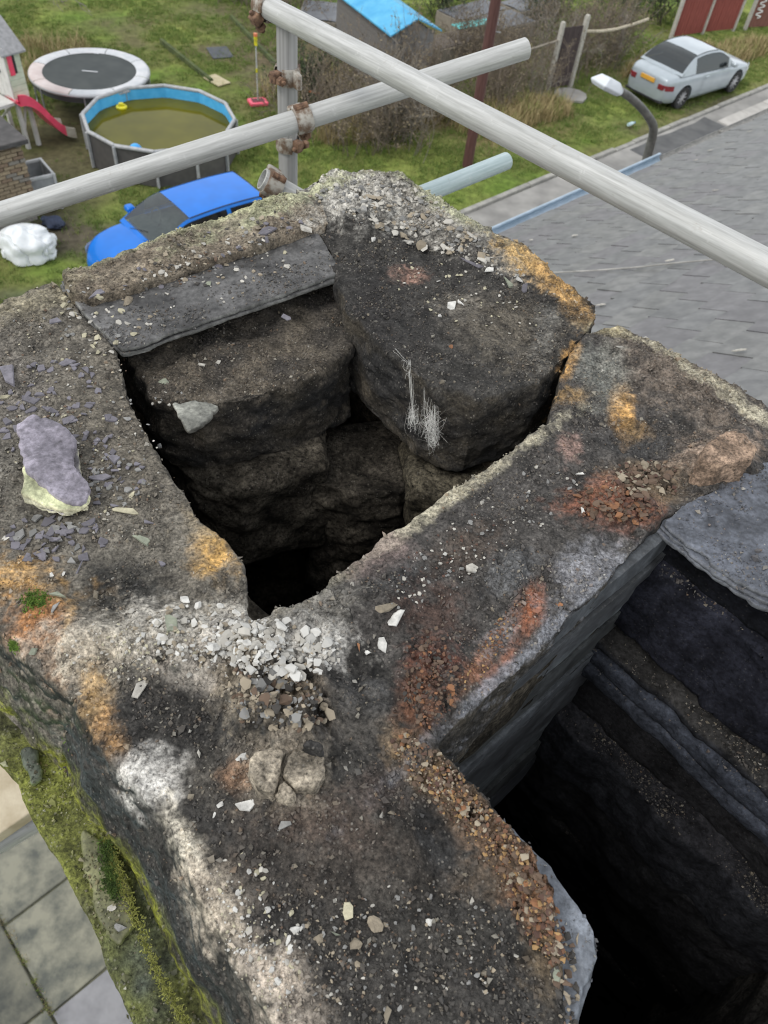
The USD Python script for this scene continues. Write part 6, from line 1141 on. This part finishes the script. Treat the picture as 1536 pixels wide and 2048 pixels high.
EDG = surf('mossy_timber', (.035, .05, .015), rough=.95, scale=6, col2=(.08, .10, .03))
for (xa, ya), (xb, yb), lab in (((322, 84), (424, 166), 'dark mossy timber edging running down the lawn to the tan board'), ((462, 36), (552, 132), 'green mossy timber edging beside the hedge')):
    a, b = at(xa, ya, 0), at(xb, yb, 0); d = b - a; e = thing('timber_edging', lab, 'edging', (*((a + b) / 2)[:2], 0), math.atan2(d[1], d[0])); L = np.linalg.norm(d)
    for k in range(2): part(e, 'sleeper', rbox(-L / 2 + k * L / 2 + .01, -.01 + k * L / 2, -.05, .05, -.1, .11, .012), EDG)
mh = at(1140, 192, 0); a_ = np.linspace(0, 6.28, 11)[:-1]; rr_ = np.random.default_rng(3); single('concrete_slab', moved(prism(np.c_[np.cos(a_) * .62, np.sin(a_) * .5] * rr_.uniform(.85, 1.1, (10, 1)), 0, .07), (mh[0], mh[1], -.02), rz=.4), CONC, 'broken grey concrete slab on the grass below the gate', 'slab')
bt_ = at(1262, 248, 0.04); bb = thing('plastic_bottle', 'clear bluish plastic bottle lying on the verge', 'bottle', (bt_[0], bt_[1], .05), .8); BOT = surf('bottle_plastic', (.42, .55, .58), rough=.2)
part(bb, 'bottle', moved(trimesh.creation.revolve(np.array([[0, -.14], [.045, -.14], [.05, -.12], [.05, .05], [.02, .12], [.02, .15], [0, .15]]), sections=16), ry=math.pi / 2), BOT, 30); part(bb, 'cap', moved(trimesh.creation.cylinder(.022, .03, sections=12), (.165, 0, 0), ry=math.pi / 2), surf('cap_blue', (.05, .15, .4)))
lt = at(1081, 200, 0.05); single('litter', moved(flake_mesh(np.random.default_rng(2), .32, .2, .03), (lt[0], lt[1], .08)), surf('orange_litter', (.6, .16, .04), rough=.7), 'scrap of orange plastic in the dead grass', 'litter', False)
lt = at(630, 186, 0.3); single('litter', moved(flake_mesh(np.random.default_rng(5), .34, .12, .03), (lt[0], lt[1], .32), rx=.4), UsdShade.Material.Get(stage, '/World/Looks/orange_litter'), 'orange plastic strip in the hedge beside the upright', 'litter', False)

# ================================================================== FENCES, SHEDS, POLES
POSTC = surf('concrete_post', (.30, .285, .25), rough=.9, scale=12, col2=(.42, .40, .35), bump=.4, bscale=30); WOODD = surf('dark_fence_wood', (.035, .026, .026), rough=.9, scale=10, col2=(.07, .052, .05), squash=(6, 6, .6)); REDF = surf('red_fence_paint', (.16, .032, .024), rough=.75, scale=8, col2=(.23, .055, .04), squash=(5, 5, .6)); REDB = surf('redbrown_fence', (.13, .05, .035), rough=.8, scale=8, col2=(.18, .075, .055), squash=(5, 5, .6)); WOODG = surf('grey_wood', (.16, .14, .115), rough=.9, scale=12, col2=(.28, .25, .20), squash=(6, 6, .6)); RAILW = surf('pale_rail', (.34, .30, .22), rough=.85, scale=12, col2=(.46, .41, .31))
def post(p, h, lab, w=.055, m=POSTC, lean=0):
    t = thing('fence_post', lab, 'fence post', (p[0], p[1], -.1)); part(t, 'post', moved(rbox(-w, w, -w, w, 0, h + .1, .012), rz=UANG, rx=lean), m); part(t, 'cap', moved(rbox(-w * .9, w * .9, -w * .9, w * .9, h + .09, h + .14, .02), rz=UANG, rx=lean), m); return t
g1_, g2_ = at(1095, 180, 0), at(1140, 172, 0); post(g1_, 1.85, 'mossy concrete post left of the dark gate', .06); post(g2_, 1.95, 'concrete post right of the dark gate', .065)
def panel_run(name, lab, catname, p, q, h, nb, m, z0=.05, rails=(.35, 1.3)):
    d = (q - p)[:2]; L = float(np.linalg.norm(d)); t = thing(name, lab, catname, (*((p + q) / 2)[:2], 0), math.atan2(d[1], d[0])); r_ = np.random.default_rng(nb); w_ = L / nb
    for k in range(nb): part(t, 'board', moved(rbox(-w_ / 2 + .003, w_ / 2 - .003, -.011, .011, z0, h + r_.normal(0, .008), .003), (-L / 2 + (k + .5) * w_, r_.normal(0, .003), 0)), m)
    for z in rails: part(t, 'rail', rbox(-L / 2, L / 2, .014, .055, z, z + .07, .005), m)
    return t
panel_run('garden_gate', 'dark wooden gate between two concrete posts', 'gate', g1_ + np.array([*(U * .1), 0]), g2_ - np.array([*(U * .1), 0]), 1.72, 7, WOODD)
e1, e2 = g2_ + np.array([0, 0, 1.55]), at(1296, 38, 1.35); md = (e1 + e2) / 2 + np.array([0, 0, -.12])
rl = thing('fence_rail', 'sagging pale rail from the gate post towards the red fence', 'fence rail', md)
part(rl, 'rail', pipe([e1 - md, (e1 - md) * .5 + (0, 0, -.03), (0, 0, 0), (e2 - md) * .5 + (0, 0, -.02), e2 - md], .045, 8), RAILW, True)
e3 = at(985, 128, 1.2); rl2 = thing('fence_rail', 'thin grey rail left of the dark gate', 'fence rail', e3); part(rl2, 'rail', pipe([(0, 0, 0), (at(1050, 100, 1.3) - e3) + (0, 0, -.03), g1_ + (0, 0, 1.4) - e3], .03, 8), WOODG, True)
post(at(838, 258, 0), 1.3, 'leaning grey timber post in the brambles', .05, WOODG, .06); post(at(1232, 120, 0), 1.3, 'brown timber post half way along the sagging rail', .045, WOODG, -.04)
hp0 = [at(1341, 77, 0), at(1404, 67, 0), at(1466, 60, 0)]
for k, (p, l) in enumerate(zip(hp0, ('first concrete post of the red fence, by the shrubs', 'middle concrete post of the red fence', 'last concrete post of the tall red fence'))): post(p, 1.85, l, .06)
for k in range(2): panel_run('board_fence', ('red painted fence panel left of the middle post', 'red painted fence panel right of the middle post')[k], 'fence panel', hp0[k] + np.array([*(U * .07), 0]), hp0[k + 1] - np.array([*(U * .07), 0]), 1.75, 11, REDF)
h3, h4 = at(1490, 58, 0), at(1600, 52, 0); post(h3, 1.7, 'concrete post of the lower red-brown fence at the right edge', .06)
fpn = panel_run('board_fence', 'red-brown fence panel with a white painted squiggle, right edge', 'fence panel', h3 + np.array([*(U * .07), 0]), h4, 1.35, 10, REDB)
Lp = float(np.linalg.norm((h4 - h3)[:2])) ; zz = np.linspace(0, 1, 40); part(fpn, 'painted_squiggle', pipe(np.c_[-Lp / 2 + .35 + .14 * np.sin(zz * 22) , np.full(40, -.016), .35 + zz * .62], .022, 6), surf('white_paint_line', (.6, .6, .58), rough=.8), True)
# shed with the bright blue roof
sl_, sr_ = at(785, 66, 1.7), at(870, 57, 1.7); dx_ = (sr_ - sl_)[:2]; wS = float(np.linalg.norm(dx_)); sa = math.atan2(dx_[1], dx_[0]); shd = thing('garden_shed', 'grey shed with a bright blue sheeted roof behind the brambles', 'shed', (sl_[0], sl_[1], 0), sa)
BLR = surf('blue_sheet', (.03, .27, .50), rough=.5, scale=1.8, col2=(.09, .38, .58), bump=.4, bscale=8, bdist=.02); SHW = surf('shed_boards', (.10, .092, .085), rough=.9, scale=8, col2=(.16, .15, .14), squash=(1, 6, 6)); SHG = surf('shed_front', (.17, .165, .16), rough=.9, scale=8, col2=(.24, .235, .225))
LS = 3.4
part(shd, 'core', prism([(.03, 0.03), (wS - .03, .03), (wS - .03, LS), (.03, LS)], 0, 1.62), SHW)
for k in range(11): part(shd, 'side_board', rbox(-.012, .03, .03, LS, k * .148, k * .148 + .143, .004), SHW)
nb_ = 9
for k in range(nb_): part(shd, 'front_board', rbox(k * wS / nb_ + .002, (k + 1) * wS / nb_ - .002, -.012, .03, 0, 1.64 + .28 * (1 - abs((k + .5) * 2 / nb_ - 1)), .003), SHG)
for a, b in ((-.14, wS / 2), (wS + .14, wS / 2)):
    vv = np.array([(a, -.16, 1.66), (a, LS + .1, 1.66), (b, LS + .1, 2.02), (b, -.16, 2.02)]); vv = np.vstack([vv, vv + (0, 0, .04)])
    part(shd, 'roof', trimesh.Trimesh(vv, np.array([(0, 2, 1), (0, 3, 2), (4, 5, 6), (4, 6, 7), (0, 1, 5), (0, 5, 4), (1, 2, 6), (1, 6, 5), (2, 3, 7), (2, 7, 6), (3, 0, 4), (3, 4, 7)]), process=False), BLR, False)
# allotment beds and low dark roofs behind
lowm = surf('grey_sheet', (.085, .09, .10), rough=.6, scale=3, col2=(.15, .155, .165)); TEAL = surf('teal_sheet', (.05, .36, .36), rough=.5, scale=3, col2=(.10, .46, .45))
def raised_bed(px, py, w, l, h, m, lab, rz=0.0):
    p = at(px, py, h); t = thing('raised_bed', lab, 'raised bed', (p[0], p[1], 0), UANG + rz)
    for s in (-1, 1): part(t, 'side_plank', rbox(-w / 2, w / 2, s * l / 2 - .025, s * l / 2 + .025, 0, h, .005), WOODG); part(t, 'end_plank', rbox(s * w / 2 - .025, s * w / 2 + .025, -l / 2 + .026, l / 2 - .026, 0, h - .004, .005), WOODG)
    v_, q_ = grid(lambda a, b: (a, b, h + .02 + .05 * (meshkit.noise(np.array([a * 3, b * 3, px * .1])) - .5)), np.linspace(-w / 2 + .02, w / 2 - .02, 10), np.linspace(-l / 2 + .02, l / 2 - .02, 10)); part(t, 'cover', (v_, q_), m, True); return t
raised_bed(905, 78, 2.0, 1.0, .5, surf('brown_cover', (.075, .062, .05), rough=.9, scale=3, col2=(.12, .10, .08)), 'low brown covered bed right of the blue-roofed shed')
raised_bed(945, 20, 2.4, 1.1, .45, lowm, 'raised bed under grey sheeting behind the maroon pole'); raised_bed(1010, 40, 2.0, 1.2, .45, lowm, 'raised bed under grey sheeting right of the maroon pole'); raised_bed(1060, 5, 2.2, 1.1, .4, lowm, 'farther grey-sheeted bed at the top edge')
tl_ = at(945, 50, .5); single('teal_sheet', moved(rbox(-.75, .75, -.22, .22, 0, .03, .01), (tl_[0], tl_[1], .52), rz=UANG - .1), TEAL, 'strip of turquoise sheeting left of the maroon pole', 'sheet')
raised_bed(640, 22, 1.8, 1.2, .5, lowm, 'dark sheeted bed left of the blue-roofed shed', .8)
pb = at(934, 334, 0); pole = thing('telegraph_pole', 'tall maroon-brown telegraph pole standing in the grass', 'pole', (pb[0], pb[1], 0)); POLEM = surf('maroon_pole', (.058, .022, .018), rough=.85, scale=9, col2=(.10, .045, .038), squash=(5, 5, .4))
part(pole, 'pole', trimesh.creation.revolve(np.array([[0, -.1], [.135, -.1], [.13, 1], [.115, 7.4], [0, 7.4]]), sections=24), POLEM, 30)
for k in range(4): part(pole, 'step', tube((.1, 0, 3.2 + k * .5), (.24, 0, 3.2 + k * .5), .011, 8), STEELG)
# street lamp
LPM = surf('lamp_column', (.10, .10, .095), rough=.55, metallic=.3, scale=12, col2=(.17, .165, .155)); LH = surf('lamp_head', (.50, .53, .56), rough=.4, scale=6, col2=(.62, .65, .68))
lc = [far(x, y, d) for x, y, d in [(1236, 180, 9.55), (1258, 193, 9.75), (1283, 216, 10.1), (1301, 240, 10.42), (1307, 256, 10.65), (1305, 275, 10.85), (1290, 322, 11.25)]]
footp = lc[-1] + (lc[-1] - lc[-2]) / abs((lc[-1] - lc[-2])[2]) * lc[-1][2] * .0; base_ = np.array([lc[-2][0] + .06, lc[-2][1] + .08, -.03]); lamp = thing('street_lamp', 'street lamp with bent arm and pale flat lantern above the lane', 'street lamp', base_)
arm = np.array(lc[:-1] + [np.array([base_[0], base_[1], lc[-2][2] - .5]), np.array([base_[0], base_[1], 2.0])]) - base_
from scipy.interpolate import make_interp_spline
kk = np.linspace(0, 1, 6); sp3 = make_interp_spline(np.arange(6), arm[:6], k=3)(np.linspace(0, 5, 26))
part(lamp, 'arm', pipe(np.vstack([sp3, arm[6:7], arm[7:8] * (1, 1, 1)]), np.concatenate([np.linspace(.045, .062, 26), [.066, .07]]), 14), LPM, True)
part(lamp, 'column', tube((0, 0, 0), (0, 0, 2.05), .085, 16), LPM)
hd = sp3[0] - sp3[3]; hd /= np.linalg.norm(hd); hc = sp3[0] + hd * .20; hs_ = np.cross([0, 0, 1.0], hd); hs_ /= np.linalg.norm(hs_); hu = np.cross(hd, hs_); T = np.eye(4); T[:3, 0], T[:3, 1], T[:3, 2], T[:3, 3] = hd, hs_, hu, hc
hm = tm(m3.Manifold.batch_hull([m3.Manifold.sphere(r_, 14).translate(c) for r_, c in [(.035, (-.22, .03, .0)), (.035, (-.22, -.03, .0)), (.02, (-.10, .135, -.02)), (.02, (-.10, -.135, -.02)), (.02, (.20, .115, -.02)), (.02, (.20, -.115, -.02)), (.02, (-.06, .085, .06)), (.02, (-.06, -.085, .06)), (.02, (.13, .07, .055)), (.02, (.13, -.07, .055)), (.015, (-.08, .12, -.045)), (.015, (-.08, -.12, -.045)), (.015, (.18, .10, -.045)), (.015, (.18, -.10, -.045))]])); hm.apply_transform(T); part(lamp, 'lantern', hm, LH, 40)
gl = rbox(-.07, .17, -.105, .105, -.066, -.052, .004); gl.apply_transform(T); part(lamp, 'lens', gl, LAMPG); nk = tube((-.30, 0, 0), (-.16, 0, 0), .04, 12); nk.apply_transform(T); part(lamp, 'neck', nk, LPM)

# ================================================================== SHRUBS AND TREES
TWG = [surf('twig_' + k, c, rough=.9, scale=30, col2=c2) for k, c, c2 in (('brown', (.10, .08, .06), (.18, .145, .11)), ('grey', (.14, .125, .105), (.24, .215, .18)), ('dark', (.028, .024, .02), (.06, .05, .042)))]
LFM = [surf('leaf_' + k, c, rough=.8, scale=5, col2=c2, rnd=.2) for k, c, c2 in (('dead', (.13, .10, .06), (.22, .18, .11)), ('evergreen', (.03, .05, .02), (.065, .09, .035)))]
def branchy(r, base, d, L, depth, out, wander=.35):
    n = 5; p = base.copy(); line = [p.copy()]
    for k in range(n): d = d + r.normal(0, wander * .35, 3); d[2] += .03; d /= np.linalg.norm(d); p = p + d * L / n; line.append(p.copy())
    out.append(np.array(line))
    if depth > 0:
        for _ in range(r.integers(2, 5)): k = r.integers(2, n + 1); e = d + r.normal(0, .6, 3); e[2] += .15; e /= np.linalg.norm(e); branchy(r, line[k], e, L * r.uniform(.4, .7), depth - 1, out, wander)
def shrub(label, loc, h, sp_, nst, seed, tw, leaf=None, nleaf=0, group=None, name='bare_shrub', depth=2):
    r = np.random.default_rng(seed); out = []
    for _ in range(nst): b = np.array([*r.normal(0, sp_ * .35, 2), 0.0]); d = np.array([*r.normal(0, .35, 2), 1.0]); d /= np.linalg.norm(d); branchy(r, b, d, h * r.uniform(.5, 1), depth, out)
    t = thing(name, label, 'shrub', loc, 0, group); ws = [np.linspace(.013, .007, 6) if l[0][2] < .02 else np.linspace(.008, .004, 6) for l in out]
    g = UsdGeom.BasisCurves.Define(stage, path_for(str(t.GetPath()), 'branches')); g.CreateTypeAttr('linear'); g.CreateCurveVertexCountsAttr([6] * len(out)); g.CreatePointsAttr(Vt.Vec3fArray.FromNumpy(np.vstack(out).astype(np.float32))); g.CreateWidthsAttr(Vt.FloatArray.FromNumpy((np.concatenate(ws) * 1.6).astype(np.float32))); g.SetWidthsInterpolation('vertex'); UsdShade.MaterialBindingAPI.Apply(g.GetPrim()).Bind(TWG[tw])
    if nleaf:
        P = np.vstack([l[2:] for l in out]); c = P[r.integers(len(P), size=nleaf)] + r.normal(0, .04, (nleaf, 3)); a, b = r.normal(size=(2, nleaf, 3)); a /= np.linalg.norm(a, axis=1, keepdims=True); b = np.cross(a, b); b /= np.linalg.norm(b, axis=1, keepdims=True); s = r.uniform(.02, .05, (nleaf, 1))
        v = np.stack([c - a * s, c + b * s * .5, c + a * s, c - b * s * .5], 1).reshape(-1, 3); q_ = np.arange(nleaf * 4).reshape(-1, 4); part(t, 'leaves', (v, q_), leaf, False, None, None, 'stuff')
    return t
protos = [shrub('bare brown shrub in the thicket along the old fence', (*sn(13.2, 16.2)[:2], 0), 1.7, 1.0, 26, 1, 0, LFM[0], 500, 'thicket along the old fence'), shrub('bare brown shrub in the thicket along the old fence', (*sn(15.0, 15.6)[:2], 0), 1.5, 1.1, 26, 2, 1, LFM[0], 350, 'thicket along the old fence'), shrub('bare brown shrub in the thicket along the old fence', (*sn(16.4, 16.5)[:2], 0), 1.8, .9, 28, 3, 0, LFM[0], 900, 'thicket along the old fence')]
qr = np.random.default_rng(12)
for k in range(36):
    s, n_ = qr.uniform(12.9, 21.6), qr.uniform(14.6, 17.6); p = sn(s, n_)
    if s < 14.6 and n_ > 16.2: continue
    d_sh = np.hypot(p[0] + .9, p[1] - 25.0)
    if d_sh < 2.3: continue
    copy_of(protos[qr.integers(3)], (p[0], p[1], -.03), qr.uniform(0, 6.28), 'bare brown shrub in the thicket along the old fence', 'thicket along the old fence', float(qr.uniform(.5, .9)))
for k, (s, n_) in enumerate([(22.7, 15.6), (23.5, 15.3), (24.3, 15.9), (25.0, 15.2), (25.7, 15.7), (26.3, 16.4), (23.0, 17.0), (24.6, 17.4)]): p = sn(s, n_); copy_of(protos[(k + 1) % 3], (p[0], p[1], -.03), k * 1.3, 'bare brown shrub behind the sagging rail', 'shrubs behind the sagging rail', .85)
for k, (x, y) in enumerate([(500, 8), (600, 40), (545, 2), (470, 2)]): p = at(x, y, 0); copy_of(protos[2 if k % 2 else 0], (p[0], p[1], -.03), k * 2.1, 'brown shrub beside the mossy edging, behind the upright', 'shrubs beside the mossy edging', .9)
ev = at(625, 185, .3); shrub('dark evergreen bush behind the upright scaffold tube', (ev[0], ev[1], 0), 1.2, .5, 26, 21, 2, LFM[1], 2600, None, 'evergreen_shrub')
for k, (x, y, l) in enumerate([(1075, 20, 'dark green bush at the top of the allotment'), (1240, 8, 'dark green bush behind the sagging rail'), (1310, 12, 'green bush left of the red fence'), (880, 8, 'green bush behind the blue-roofed shed')]): p = at(x, y + 30, 0); shrub(l, (p[0], p[1], 0), 1.5, .9, 20, 31 + k, 2, LFM[1], 2200, None, 'evergreen_shrub')
# bare tree, left edge
trp = (-13.0, 22.6, 0); bt2 = thing('bare_tree', 'bare grey tree reaching in at the top left corner', 'tree', trp); r = np.random.default_rng(44); out = []
part(bt2, 'trunk', pipe([(0, 0, -.1), (.05, 0, .7), (.15, .05, 1.5), (.2, .0, 2.2)], [.14, .12, .10, .08], 12), TWG[1], True)
for _ in range(26): d = np.array([r.normal(.45, .6), r.normal(-.1, .6), r.uniform(.1, .9)]); d /= np.linalg.norm(d); branchy(r, np.array([.15, .03, r.uniform(.9, 2.2)]), d, r.uniform(1.2, 2.2), 3, out, .4)
g = UsdGeom.BasisCurves.Define(stage, path_for(str(bt2.GetPath()), 'crown')); g.CreateTypeAttr('linear'); g.CreateCurveVertexCountsAttr([6] * len(out)); g.CreatePointsAttr(Vt.Vec3fArray.FromNumpy(np.vstack(out).astype(np.float32))); g.CreateWidthsAttr(Vt.FloatArray.FromNumpy(np.concatenate([np.linspace(.02, .008, 6)] * len(out)).astype(np.float32))); g.SetWidthsInterpolation('vertex'); UsdShade.MaterialBindingAPI.Apply(g.GetPrim()).Bind(TWG[1])
